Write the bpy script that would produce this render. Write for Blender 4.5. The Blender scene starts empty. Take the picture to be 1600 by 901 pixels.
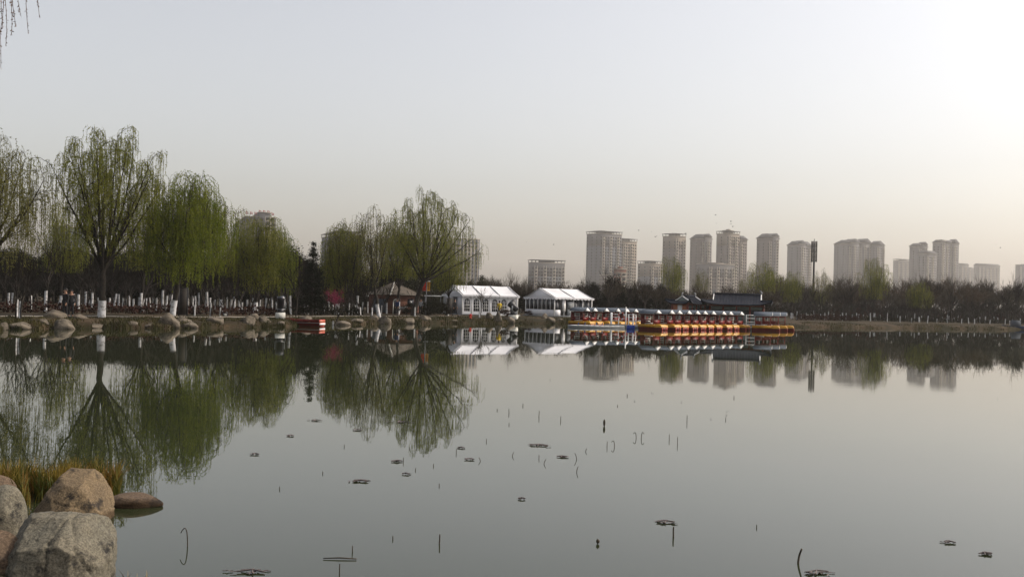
import bpy, math, random
import numpy as np
from mathutils import Vector, Matrix, noise

# ------------------------------------------------------------------ camera, sky, sun, exposure
sc = bpy.context.scene
col = sc.collection
CZ = 2.1
FPX = 1600.0
ROLL = math.radians(1.48)
PITCH = math.atan(21.0 / 1600.0)
SUN_AZ = math.radians(78)      # clockwise from the view direction (+Y), i.e. from the right
SUN_EL = math.radians(41)

Fv = np.array([0, math.cos(PITCH), math.sin(PITCH)])
R0 = np.array([1.0, 0, 0]); U0 = np.array([0, -math.sin(PITCH), math.cos(PITCH)])
Rv = math.cos(ROLL) * R0 + math.sin(ROLL) * U0
Uv = -math.sin(ROLL) * R0 + math.cos(ROLL) * U0
cam = bpy.data.cameras.new('camera')
cam.sensor_width = 36; cam.lens = 36; cam.clip_end = 6000; cam.clip_start = 0.1
cam_o = bpy.data.objects.new('camera', cam); col.objects.link(cam_o)
M3 = Matrix(((Rv[0], Uv[0], -Fv[0]), (Rv[1], Uv[1], -Fv[1]), (Rv[2], Uv[2], -Fv[2])))
cam_o.matrix_world = Matrix.Translation((0, 0, CZ)) @ M3.to_4x4()
sc.camera = cam_o

w = bpy.data.worlds.new('World'); sc.world = w; w.use_nodes = True
nt = w.node_tree; nt.nodes.clear()
out = nt.nodes.new('ShaderNodeOutputWorld'); bg = nt.nodes.new('ShaderNodeBackground')
sky = nt.nodes.new('ShaderNodeTexSky'); sky.sky_type = 'NISHITA'; sky.sun_disc = False
sky.sun_elevation = SUN_EL; sky.sun_rotation = SUN_AZ
sky.air_density = 1.15; sky.dust_density = 4.2; sky.ozone_density = 1.3; sky.altitude = 100
hs = nt.nodes.new('ShaderNodeHueSaturation'); hs.inputs['Saturation'].default_value = 0.43
wb = nt.nodes.new('ShaderNodeMix'); wb.data_type = 'RGBA'; wb.blend_type = 'MULTIPLY'; wb.inputs[0].default_value = 1.0
wb.inputs[7].default_value = (1.0, 0.948, 0.908, 1)      # one warm white balance for the whole sky
nt.links.new(sky.outputs[0], hs.inputs['Color']); nt.links.new(hs.outputs[0], wb.inputs[6]); nt.links.new(wb.outputs[2], bg.inputs[0])
bg.inputs[1].default_value = 0.15
nt.links.new(bg.outputs[0], out.inputs[0])

sl = bpy.data.lights.new('sun', 'SUN'); sl.energy = 1.9; sl.angle = math.radians(4); sl.color = (1.0, 0.9, 0.76)
so = bpy.data.objects.new('sun', sl); col.objects.link(so)
sd = Vector((math.sin(SUN_AZ) * math.cos(SUN_EL), math.cos(SUN_AZ) * math.cos(SUN_EL), math.sin(SUN_EL)))
so.rotation_euler = sd.to_track_quat('Z', 'Y').to_euler(); so.location = (30, -10, 40)

sc.view_settings.view_transform = 'Standard'; sc.view_settings.look = 'None'
sc.view_settings.exposure = 0.50; sc.view_settings.gamma = 1.0; sc.view_settings.use_curve_mapping = False
cy = sc.cycles
cy.use_denoising = True; cy.max_bounces = 6; cy.diffuse_bounces = 2; cy.glossy_bounces = 3
cy.transmission_bounces = 4; cy.transparent_max_bounces = 6; cy.volume_bounces = 1
cy.caustics_reflective = False; cy.caustics_refractive = False

# ------------------------------------------------------------------ pixel helpers (photograph is 1600 x 901)
def ray(px, py):
    return Fv + Rv * ((px - 800) / FPX) - Uv * ((py - 450.5) / FPX)
def P(px, py, Y):                       # point on the pixel's ray at depth Y
    d = ray(px, py); t = Y / d[1]
    return np.array([d[0] * t, Y, CZ + d[2] * t])
def XatZ(px, Y, z):                     # x so that (x,Y,z) shows in column px
    k = (px - 800) / FPX; vz = z - CZ
    return (k * (Y * Fv[1] + vz * Fv[2]) - Y * Rv[1] - vz * Rv[2]) / Rv[0]
def W(px, py, z=0.0):                   # pixel on a level plane
    d = ray(px, py); t = (z - CZ) / d[2]
    return np.array([d[0] * t, d[1] * t, z])

SH_PX = [-1100, -800, -200, 0, 110, 240, 310, 430, 550, 670, 780, 890, 1000, 1150, 1300, 1450, 1600, 1900, 2500]
SH_Y = [36, 40, 47, 52, 57, 60, 62.5, 69, 81, 90, 99, 106, 112, 118, 124, 135, 148, 180, 215]
NR_T = [-180, -90, -45, -33, -29, -27, -24.5, -22, -19, -12, 0, 90, 180]
NR_R = [30, 8, 11, 11.3, 10.8, 10.0, 8.3, 7.2, 5.8, 5.0, 4.7, 5, 30]
def shore_r(th):
    td = np.degrees(th)
    tc = np.clip(td, -49, 46)
    px = 800 + 1600 * np.tan(np.radians(tc))
    y = np.interp(px, SH_PX, SH_Y)
    far = y / np.cos(np.radians(tc))
    far = far + 0.5 * np.sin(td * 3.1) + 0.35 * np.sin(td * 7.7 + 1)
    near = np.interp(td, NR_T, NR_R)
    k = np.clip((125 - np.abs(td)) / 30, 0, 1)
    return near, near + (far - near) * k
PS = [-8, -2, 0, 0.4, 1.2, 3, 4.5, 10, 30, 200, 3000]
PZ = [-1.2, -0.5, 0, 0.2, 0.34, 0.46, 0.55, 0.55, 0.6, 0.75, 0.8]
def gz(x, y):
    x = np.asarray(x, float); y = np.asarray(y, float)
    r = np.hypot(x, y); th = np.arctan2(x, y)
    n, f = shore_r(th)
    s = np.where(r < n, n - r, np.where(r > f, r - f, -np.minimum(r - n, f - r)))
    return np.interp(s, PS, PZ)
YS = np.arange(6, 320, 0.2)
def hit(px, py):                        # where the pixel's ray meets the ground or the water
    d = ray(px, py); t = YS / d[1]
    x = d[0] * t; z = CZ + d[2] * t
    g = np.maximum(gz(x, YS), 0)
    k = np.argmax(z <= g)
    if not (z <= g).any(): k = len(YS) - 1
    return np.array([x[k], YS[k], g[k]])
def onland(px, Y):                      # ground point in column px at depth Y
    z = 0.55
    for _ in range(3):
        x = XatZ(px, Y, z); z = float(gz(x, Y))
    return np.array([x, Y, z])

# ------------------------------------------------------------------ mesh builder
class MB:
    def __init__(s): s.v = []; s.f = {3: [], 4: []}; s.n = 0; s.ng = []
    def add(s, v, f):
        v = np.asarray(v, float).reshape(-1, 3); f = np.asarray(f, int)
        if f.size: s.f[f.shape[1]].append(f + s.n)
        s.v.append(v); s.n += len(v); return s
    def box(s, c, size, rz=0.0, top=1.0, m=None):
        x, y, z = [q / 2 for q in size]
        v = np.array([[-x, -y, -z], [x, -y, -z], [x, y, -z], [-x, y, -z], [-x * top, -y * top, z], [x * top, -y * top, z], [x * top, y * top, z], [-x * top, y * top, z]])
        if rz:
            c_, s_ = math.cos(rz), math.sin(rz); v = v @ np.array([[c_, s_, 0], [-s_, c_, 0], [0, 0, 1]])
        if m is not None: v = v @ np.array(m).T
        return s.add(v + np.array(c), [[0, 3, 2, 1], [4, 5, 6, 7], [0, 1, 5, 4], [1, 2, 6, 5], [2, 3, 7, 6], [3, 0, 4, 7]])
    def bar(s, a, b, r, sides=6, r2=None): return s.tube([a, b], [r, r if r2 is None else r2], sides, cap=True)
    def tube(s, pts, rad, sides=5, cap=False):
        p = np.asarray(pts, float); n = len(p); rad = np.broadcast_to(np.asarray(rad, float), (n,))
        t = np.gradient(p, axis=0); t /= np.linalg.norm(t, axis=1)[:, None] + 1e-9
        ref = np.eye(3)[int(np.argmin(np.abs(t).max(0)))]
        u = np.cross(t, ref); u /= np.linalg.norm(u, axis=1)[:, None] + 1e-9
        w_ = np.cross(t, u)
        a = np.arange(sides) * 2 * math.pi / sides
        v = p[:, None] + rad[:, None, None] * (np.cos(a)[None, :, None] * u[:, None] + np.sin(a)[None, :, None] * w_[:, None])
        i = np.arange(n - 1)[:, None] * sides; j = np.arange(sides)[None]; j2 = (j + 1) % sides
        f = np.stack([i + j, i + j2, i + sides + j2, i + sides + j], -1).reshape(-1, 4)
        k0 = s.n; s.add(v.reshape(-1, 3), f)
        if cap and sides >= 3:
            s.ng.append([k0 + q for q in range(sides)][::-1]); s.ng.append([k0 + (n - 1) * sides + q for q in range(sides)])
        return s
    def prism(s, poly, y0, y1, axis='y'):   # polygon in (x,z) extruded along y (or (x,y) along z, (y,z) along x)
        n = len(poly); v = []
        for q in (y0, y1):
            for a, b in poly: v.append((a, q, b) if axis == 'y' else (a, b, q) if axis == 'z' else (q, a, b))
        k0 = s.n
        s.add(v, [[i, (i + 1) % n, n + (i + 1) % n, n + i] for i in range(n)])
        s.ng.append([k0 + i for i in range(n)][::-1]); s.ng.append([k0 + n + i for i in range(n)])
        return s
    def quads(s, v): v = np.asarray(v, float).reshape(-1, 3); return s.add(v, np.arange(len(v)).reshape(-1, 4))
    def grid(s, g, flip=False):
        g = np.asarray(g, float); a, b = g.shape[:2]
        i = np.arange(a - 1)[:, None] * b; j = np.arange(b - 1)[None]
        f = np.stack([i + j, i + j + 1, i + b + j + 1, i + b + j], -1).reshape(-1, 4)
        return s.add(g.reshape(-1, 3), f[:, ::-1] if flip else f)
    def mesh(s, name, mat, smooth=False):
        me = bpy.data.meshes.new(name)
        v = np.concatenate(s.v) if s.v else np.zeros((0, 3))
        me.vertices.add(len(v)); me.vertices.foreach_set('co', v.ravel())
        lv = []; tot = []
        for k in (3, 4):
            if s.f[k]:
                f = np.concatenate(s.f[k]); lv.append(f.ravel()); tot.append(np.full(len(f), k))
        for g in s.ng: lv.append(np.array(g)); tot.append(np.array([len(g)]))
        if lv:
            lv = np.concatenate(lv); tot = np.concatenate(tot)
            st = np.concatenate([[0], np.cumsum(tot)[:-1]])
            me.loops.add(len(lv)); me.loops.foreach_set('vertex_index', lv.astype(np.int32))
            me.polygons.add(len(tot)); me.polygons.foreach_set('loop_start', st.astype(np.int32))
            me.polygons.foreach_set('loop_total', tot.astype(np.int32))
            if smooth: me.polygons.foreach_set('use_smooth', np.ones(len(tot), bool))
        me.update(calc_edges=True); me.validate()
        if mat: me.materials.append(MAT[mat] if isinstance(mat, str) else mat)
        return me
    def build(s, name, mat, parent=None, smooth=False): return link(name, s.mesh(name, mat, smooth), parent)
def link(name, me, parent=None, loc=None):
    o = bpy.data.objects.new(name, me); col.objects.link(o)
    if parent is not None: o.parent = parent
    if loc is not None: o.location = loc
    return o
def tag(o, label=None, cat=None, group=None, kind=None):
    for k, v in (('label', label), ('category', cat), ('group', group), ('kind', kind)):
        if v: o[k] = v
    return o
def thing(name, loc, rz, label, cat, group=None):
    o = link(name, None); o.location = loc; o.rotation_euler = (0, 0, rz); o.empty_display_size = 0.2
    return tag(o, label, cat, group)
def copy_tree(o, parent=None):
    c = o.copy(); col.objects.link(c); c.parent = parent
    for ch in list(o.children): copy_tree(ch, c)
    return c

# ------------------------------------------------------------------ materials
MAT = {}
def mat(name, c, rough=0.8, c2=None, scale=4.0, detail=4.0, bump=0.0, bscale=None, metal=0.0, spec=0.3, trans=0.0, coords='Object', lo=0.35, hi=0.65):
    m = bpy.data.materials.new(name); m.use_nodes = True; t = m.node_tree; N = t.nodes; L = t.links
    b = N['Principled BSDF']; b.inputs['Base Color'].default_value = (*c, 1); b.inputs['Roughness'].default_value = rough
    b.inputs['Metallic'].default_value = metal; b.inputs['Specular IOR Level'].default_value = spec
    if c2 or bump:
        tc = N.new('ShaderNodeTexCoord'); nz = N.new('ShaderNodeTexNoise'); nz.inputs['Scale'].default_value = scale; nz.inputs['Detail'].default_value = detail
        L.new(tc.outputs[coords], nz.inputs['Vector'])
        if c2:
            r = N.new('ShaderNodeValToRGB'); r.color_ramp.elements[0].position = lo; r.color_ramp.elements[1].position = hi
            r.color_ramp.elements[0].color = (*c, 1); r.color_ramp.elements[1].color = (*c2, 1)
            L.new(nz.outputs['Fac'], r.inputs[0]); L.new(r.outputs[0], b.inputs['Base Color'])
        if bump:
            n2 = nz
            if bscale:
                n2 = N.new('ShaderNodeTexNoise'); n2.inputs['Scale'].default_value = bscale; n2.inputs['Detail'].default_value = 6; L.new(tc.outputs[coords], n2.inputs['Vector'])
            bp = N.new('ShaderNodeBump'); bp.inputs['Strength'].default_value = 1.0; bp.inputs['Distance'].default_value = bump
            L.new(n2.outputs['Fac'], bp.inputs['Height']); L.new(bp.outputs[0], b.inputs['Normal'])
    if trans:
        o = N['Material Output']; tr = N.new('ShaderNodeBsdfTranslucent'); mx = N.new('ShaderNodeMixShader'); mx.inputs[0].default_value = trans
        src = b.inputs['Base Color'].links
        if src: L.new(src[0].from_socket, tr.inputs[0])
        else: tr.inputs[0].default_value = (*c, 1)
        L.new(b.outputs[0], mx.inputs[1]); L.new(tr.outputs[0], mx.inputs[2]); L.new(mx.outputs[0], o.inputs['Surface'])
    MAT[name] = m
    return m
mat('bark', (.012, .010, .008), .9, (.028, .022, .017), 9, bump=.02)
mat('twig_brown', (.026, .018, .011), .9, (.048, .035, .022), .8)
mat('twig_rust', (.045, .027, .014), .9, (.07, .042, .022), .8)
mat('twig_dark', (.006, .005, .004), .95, (.013, .010, .008), .8, spec=.1)
mat('whitewash', (.56, .56, .57), .8, (.14, .13, .11), 5.0, detail=7, lo=.46, hi=.70)
mat('willow_leaf', (.105, .125, .008), .7, (.210, .212, .022), .9, trans=.5)
mat('willow_bright', (.085, .122, .003), .7, (.19, .215, .008), .8, trans=.5)
mat('willow_sparse', (.105, .105, .018), .7, (.175, .165, .034), .9, trans=.45)
mat('willow_stem', (.035, .032, .010), .8, (.055, .05, .015), 1)
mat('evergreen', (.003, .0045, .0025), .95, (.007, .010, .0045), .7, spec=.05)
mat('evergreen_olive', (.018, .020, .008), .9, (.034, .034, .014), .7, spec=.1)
mat('hedge_red', (.022, .008, .006), .9, (.040, .016, .011), 1.3, spec=.1)
mat('hedge_dark', (.008, .009, .005), .9, (.018, .017, .009), 1.3, spec=.1)
mat('blossom', (.13, .008, .03), .7, (.20, .018, .055), 2, trans=.3)
mat('rock_far', (.052, .043, .033), .9, (.165, .138, .104), 1.8, detail=8, bump=.09, bscale=6)
mat('dirt_path', (.20, .175, .145), .95, (.28, .25, .21), .8)
mat('grass_far', (.022, .024, .006), .9, (.062, .052, .015), .5, trans=.2)
mat('tent_white', (.66, .66, .68), .6, (.52, .52, .54), .55, detail=7, lo=.3, hi=.72, spec=.2)
mat('tent_shade', (.60, .62, .66), .6, (.54, .56, .60), .9)
mat('white_paint', (.78, .78, .78), .5, (.62, .61, .58), 3)
mat('grey_panel', (.26, .27, .28), .6, (.19, .20, .205), 2)
mat('dark_glass', (.020, .022, .028), .12, spec=.6)
mat('black_metal', (.012, .013, .017), .4, (.022, .023, .028), 3)
mat('dark_board', (.022, .018, .016), .6, (.035, .028, .024), 3)
mat('concrete_white', (.66, .65, .60), .85, (.48, .47, .43), 4)
mat('boat_yellow', (.52, .27, .010), .45, (.42, .20, .007), 2.5, spec=.35)
mat('boat_red', (.16, .006, .005), .5, (.085, .005, .004), 3, spec=.3)
mat('boat_red_light', (.45, .08, .06), .45)
mat('boat_roof', (.050, .064, .086), .75, (.075, .09, .112), 1.2, spec=.15)
mat('boat_seat', (.62, .61, .58), .5, (.5, .49, .46), 3)
mat('blue_plastic', (.008, .045, .30), .4)
mat('roof_tile', (.008, .011, .020), .75, (.015, .019, .031), 2.5, bump=.03, bscale=7, spec=.15)
mat('red_column', (.14, .022, .014), .5, (.20, .035, .02), 3)
mat('pav_panel', (.10, .125, .115), .7, (.15, .17, .16), 2)
mat('orange_wood', (.36, .13, .05), .6, (.28, .09, .035), 3)
mat('hut_roof', (.075, .062, .050), .9, (.115, .097, .076), 2.2, bump=.04)
mat('banner_red', (.62, .035, .018), .6, (.5, .025, .014), 3, trans=.25)
mat('banner_yellow', (.62, .30, .02), .6, (.5, .23, .015), 3, trans=.25)
mat('steel', (.22, .22, .23), .45, metal=.6)
mat('cloth_black', (.010, .010, .012), .9, (.02, .02, .022), 6)
mat('cloth_grey', (.30, .31, .33), .9, (.22, .23, .25), 6)
mat('cloth_yellow', (.55, .40, .03), .85, (.44, .31, .02), 6)
mat('cloth_blue', (.02, .04, .11), .9, (.03, .055, .14), 6)
mat('skin', (.38, .22, .15), .6)
mat('hair', (.012, .009, .008), .6)
mat('stalk', (.035, .026, .018), .8, (.06, .045, .028), 20)
mat('stalk_pale', (.20, .15, .07), .8, (.28, .21, .10), 20)
mat('debris', (.065, .050, .050), .6, (.15, .12, .11), 8)
mat('reed', (.050, .058, .008), .7, (.20, .135, .018), 3.0, trans=.3, lo=.40, hi=.64)
mat('reed_dry', (.20, .11, .02), .75, (.11, .06, .012), 3.0, trans=.3)
mat('red_sign', (.24, .02, .02), .6)
mat('twig_bud', (.10, .065, .05), .8, (.15, .09, .055), 30)
mat('wall_grey', (.125, .122, .122), .9, (.10, .098, .10), .06)
mat('wall_beige', (.21, .178, .14), .9, (.18, .152, .12), .06)
mat('wall_brown', (.092, .077, .070), .9, (.073, .062, .056), .06)
mat('wall_blue', (.078, .088, .104), .9, (.065, .074, .088), .06)
mat('wall_redbrown', (.16, .06, .035), .9, (.13, .05, .03), .06)
mat('trim_pale', (.34, .30, .245), .8)
mat('roof_grey', (.045, .047, .052), .8)
mat('window_far', (.008, .009, .012), .6, spec=.1)

def brick_mat(name, c1, c2, cm, sx):
    m = bpy.data.materials.new(name); m.use_nodes = True; t = m.node_tree
    b = t.nodes['Principled BSDF']; b.inputs['Roughness'].default_value = .9
    br = t.nodes.new('ShaderNodeTexBrick'); br.inputs['Color1'].default_value = (*c1, 1); br.inputs['Color2'].default_value = (*c2, 1); br.inputs['Mortar'].default_value = (*cm, 1)
    br.inputs['Scale'].default_value = sx; tc = t.nodes.new('ShaderNodeTexCoord'); mp = t.nodes.new('ShaderNodeMapping'); mp.inputs['Rotation'].default_value = (math.pi / 2, 0, 0)
    t.links.new(tc.outputs['Object'], mp.inputs[0]); t.links.new(mp.outputs[0], br.inputs['Vector']); t.links.new(br.outputs[0], b.inputs['Base Color'])
    MAT[name] = m
brick_mat('hut_wall', (.13, .042, .020), (.095, .030, .016), (.07, .042, .032), 3.0)

def ground_mat():
    m = bpy.data.materials.new('ground'); m.use_nodes = True; t = m.node_tree; N = t.nodes; L = t.links; b = N['Principled BSDF']
    b.inputs['Roughness'].default_value = .95; b.inputs['Specular IOR Level'].default_value = .1
    tc = N.new('ShaderNodeTexCoord'); n1 = N.new('ShaderNodeTexNoise'); n1.inputs['Scale'].default_value = .35; n1.inputs['Detail'].default_value = 8
    L.new(tc.outputs['Object'], n1.inputs[0]); r = N.new('ShaderNodeValToRGB'); e = r.color_ramp.elements
    e[0].position = .36; e[0].color = (.020, .019, .007, 1); e[1].position = .60; e[1].color = (.085, .060, .036, 1)
    k = e.new(.48); k.color = (.042, .032, .017, 1)
    n2 = N.new('ShaderNodeTexNoise'); n2.inputs['Scale'].default_value = 6; n2.inputs['Detail'].default_value = 6; L.new(tc.outputs['Object'], n2.inputs[0])
    mx = N.new('ShaderNodeMix'); mx.data_type = 'RGBA'; mx.blend_type = 'MULTIPLY'; mx.inputs[0].default_value = .6
    L.new(n1.outputs['Fac'], r.inputs[0]); L.new(r.outputs[0], mx.inputs[6]); L.new(n2.outputs['Color'], mx.inputs[7]); L.new(mx.outputs[2], b.inputs['Base Color'])
    bp = N.new('ShaderNodeBump'); bp.inputs['Distance'].default_value = .08; L.new(n2.outputs['Fac'], bp.inputs['Height']); L.new(bp.outputs[0], b.inputs['Normal'])
    MAT['ground'] = m
ground_mat()
def water_mat():
    m = bpy.data.materials.new('water'); m.use_nodes = True; t = m.node_tree; N = t.nodes; L = t.links; b = N['Principled BSDF']
    b.inputs['Base Color'].default_value = (.021, .026, .012, 1); b.inputs['Roughness'].default_value = .015; b.inputs['IOR'].default_value = 1.333; b.inputs['Specular IOR Level'].default_value = .5
    tc = N.new('ShaderNodeTexCoord'); h = None
    for sx, sy, s, a in ((.35, 1.1, 1.0, .0006), (1.2, 3.0, 2.2, .00010), (.06, .13, 1.0, .003)):
        mp = N.new('ShaderNodeMapping'); mp.inputs['Scale'].default_value = (sx, sy, 1); n = N.new('ShaderNodeTexNoise'); n.inputs['Scale'].default_value = s; n.inputs['Detail'].default_value = 2
        L.new(tc.outputs['Object'], mp.inputs[0]); L.new(mp.outputs[0], n.inputs[0])
        mu = N.new('ShaderNodeMath'); mu.operation = 'MULTIPLY'; mu.inputs[1].default_value = a; L.new(n.outputs['Fac'], mu.inputs[0])
        if h is None: h = mu
        else:
            ad = N.new('ShaderNodeMath'); ad.operation = 'ADD'; L.new(h.outputs[0], ad.inputs[0]); L.new(mu.outputs[0], ad.inputs[1]); h = ad
    mp = N.new('ShaderNodeMapping'); mp.inputs['Scale'].default_value = (.012, .05, 1); n = N.new('ShaderNodeTexNoise'); n.inputs['Scale'].default_value = 1.0; n.inputs['Detail'].default_value = 5
    L.new(tc.outputs['Object'], mp.inputs[0]); L.new(mp.outputs[0], n.inputs[0]); mr = N.new('ShaderNodeMapRange'); mr.inputs[1].default_value = .45; mr.inputs[2].default_value = .7; mr.inputs[3].default_value = .006; mr.inputs[4].default_value = .05
    L.new(n.outputs['Fac'], mr.inputs[0]); L.new(mr.outputs[0], b.inputs['Roughness'])       # faint wind-ruffled lanes
    bp = N.new('ShaderNodeBump'); bp.inputs['Distance'].default_value = 1.0; bp.inputs['Strength'].default_value = 1.0
    L.new(h.outputs[0], bp.inputs['Height']); L.new(bp.outputs[0], b.inputs['Normal'])
    MAT['water'] = m
water_mat()
def granite(name, base, dark, warm, sc_=1.0):
    m = bpy.data.materials.new(name); m.use_nodes = True; t = m.node_tree; N = t.nodes; L = t.links; b = N['Principled BSDF']
    b.inputs['Roughness'].default_value = .85; b.inputs['Specular IOR Level'].default_value = .2
    tc = N.new('ShaderNodeTexCoord')
    def nz(s, d=6, r=.6):
        n = N.new('ShaderNodeTexNoise'); n.inputs['Scale'].default_value = s * sc_; n.inputs['Detail'].default_value = d; n.inputs['Roughness'].default_value = r; L.new(tc.outputs['Object'], n.inputs[0]); return n
    def ramp(src, p0, p1, c0, c1):
        r = N.new('ShaderNodeValToRGB'); e = r.color_ramp.elements; e[0].position = p0; e[1].position = p1; e[0].color = (*c0, 1); e[1].color = (*c1, 1); L.new(src, r.inputs[0]); return r
    big = ramp(nz(3.0).outputs['Fac'], .38, .62, base, warm)
    speck = ramp(nz(70, 4, .8).outputs['Fac'], .40, .60, (.48, .46, .44), (1.25, 1.22, 1.18))
    mx = N.new('ShaderNodeMix'); mx.data_type = 'RGBA'; mx.blend_type = 'MULTIPLY'; mx.inputs[0].default_value = .85; L.new(big.outputs[0], mx.inputs[6]); L.new(speck.outputs[0], mx.inputs[7])
    lich = ramp(nz(6.5, 9, .72).outputs['Fac'], .52, .63, (0, 0, 0), (1, 1, 1))
    mx2 = N.new('ShaderNodeMix'); mx2.data_type = 'RGBA'; L.new(lich.outputs[0], mx2.inputs[0]); L.new(mx.outputs[2], mx2.inputs[6]); mx2.inputs[7].default_value = (*dark, 1)
    # damp, darker band where the stone has stood in the water (a tide mark in world height)
    geo = N.new('ShaderNodeNewGeometry'); sp = N.new('ShaderNodeSeparateXYZ'); L.new(geo.outputs['Position'], sp.inputs[0])
    wn = nz(9, 3); ad = N.new('ShaderNodeMath'); ad.operation = 'MULTIPLY_ADD'; ad.inputs[1].default_value = -.09; L.new(wn.outputs['Fac'], ad.inputs[0]); L.new(sp.outputs['Z'], ad.inputs[2])
    wet = ramp(ad.outputs[0], .0, .035, (.42, .37, .30), (1, 1, 1))
    mx3 = N.new('ShaderNodeMix'); mx3.data_type = 'RGBA'; mx3.blend_type = 'MULTIPLY'; mx3.inputs[0].default_value = 1; L.new(mx2.outputs[2], mx3.inputs[6]); L.new(wet.outputs[0], mx3.inputs[7]); L.new(mx3.outputs[2], b.inputs['Base Color'])
    bp = N.new('ShaderNodeBump'); bp.inputs['Distance'].default_value = .02; bp.inputs['Strength'].default_value = .8
    h = N.new('ShaderNodeMath'); h.operation = 'MULTIPLY_ADD'; h.inputs[1].default_value = .35; L.new(nz(60, 5, .7).outputs['Fac'], h.inputs[0]); L.new(nz(11, 8, .7).outputs['Fac'], h.inputs[2]); L.new(h.outputs[0], bp.inputs['Height']); L.new(bp.outputs[0], b.inputs['Normal'])
    MAT[name] = m
granite('granite_grey', (.128, .122, .098), (.022, .021, .019), (.168, .152, .115))
granite('granite_warm', (.128, .097, .062), (.028, .023, .018), (.185, .138, .083))
granite('granite_brown', (.105, .075, .052), (.035, .026, .02), (.14, .10, .068))

# ------------------------------------------------------------------ ground, water, path
th = np.radians(np.concatenate([np.arange(-180, -50, 4), np.arange(-50, 50.01, .4), np.arange(54, 180.1, 4)]))
near, far = shore_r(th)
rows = []
for k in (0.02, .35, .7, .85, .95): rows.append(near * k)
for s in (-0.6, -.25, 0, .3, .9, 2): rows.append(near + s)
for s in (-9, -4, -2, -.8, 0, .25, .5, .9, 1.3, 2, 3, 4.5, 7, 10, 15, 22, 32, 50, 80, 140, 250, 500, 1000): rows.append(far + s)
rows.append(np.full_like(far, 3200.0))
rows = np.array(rows); rows = np.maximum.accumulate(rows, axis=0)
gx = rows * np.sin(th)[None]; gy = rows * np.cos(th)[None]; g_z = gz(gx, gy)
for i in range(gx.shape[0]):
    for j in range(gx.shape[1]):
        if -.2 < g_z[i, j] < .54: g_z[i, j] += .05 * noise.noise((gx[i, j] * .8, gy[i, j] * .8, 0))
o = MB().grid(np.stack([gx, gy, g_z], -1), True).build('ground', 'ground', smooth=True); tag(o, kind='structure')
a = np.linspace(0, 2 * math.pi, 97)
rad = np.array([0.5, 3, 8, 20, 60, 150, 330])
o = MB().grid(np.stack([rad[:, None] * np.cos(a)[None], rad[:, None] * np.sin(a)[None], np.zeros((7, 97))], -1)).build('lake_water', 'water'); tag(o, kind='structure')
tp = np.radians(np.linspace(-33, -3, 90)); f = shore_r(tp)[1]
g = np.array([[((ff + s) * math.sin(t), (ff + s) * math.cos(t), .555 + .006 * q) for q, s in ((0, 5.2), (1, 5.3), (1, 7.3), (0, 7.4))] for t, ff in zip(tp, f)])
o = MB().grid(g).build('lakeside_path', 'dirt_path'); tag(o, kind='structure')
# ------------------------------------------------------------------ trees
def unit(v): v = np.asarray(v, float); return v / (np.linalg.norm(v) + 1e-9)
def bez(a, b, c, n):
    t = np.linspace(0, 1, n)[:, None]; return (1 - t) ** 2 * a + 2 * t * (1 - t) * b + t * t * c
def ribbons(mb, paths, width, rng):     # paths (N,n,3): thin two-sided strips
    N, n = paths.shape[:2]; a = rng.uniform(0, math.pi, N)
    off = np.stack([np.cos(a), np.sin(a), 0 * a], -1)[:, None] * (np.linspace(1, .45, n)[None, :, None] * width / 2)
    v = np.stack([paths - off, paths + off], 2).reshape(N, n * 2, 3)
    k = np.arange(n - 1) * 2; f = np.stack([k, k + 1, k + 3, k + 2], -1)
    mb.add(v.reshape(-1, 3), (f[None] + (np.arange(N) * n * 2)[:, None, None]).reshape(-1, 4))
def leaves(mb, pos, direc, length, width, rng):
    n = len(pos); d = direc / (np.linalg.norm(direc, axis=1)[:, None] + 1e-9)
    s = np.cross(d, rng.normal(size=(n, 3))); s /= np.linalg.norm(s, axis=1)[:, None] + 1e-9
    L = (length * rng.uniform(.7, 1.3, n))[:, None]; w_ = width * rng.uniform(.7, 1.3, n)[:, None]
    v = np.stack([pos, pos + d * L * .45 + s * w_ / 2, pos + d * L, pos + d * L * .45 - s * w_ / 2], 1)
    mb.quads(v)
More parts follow.
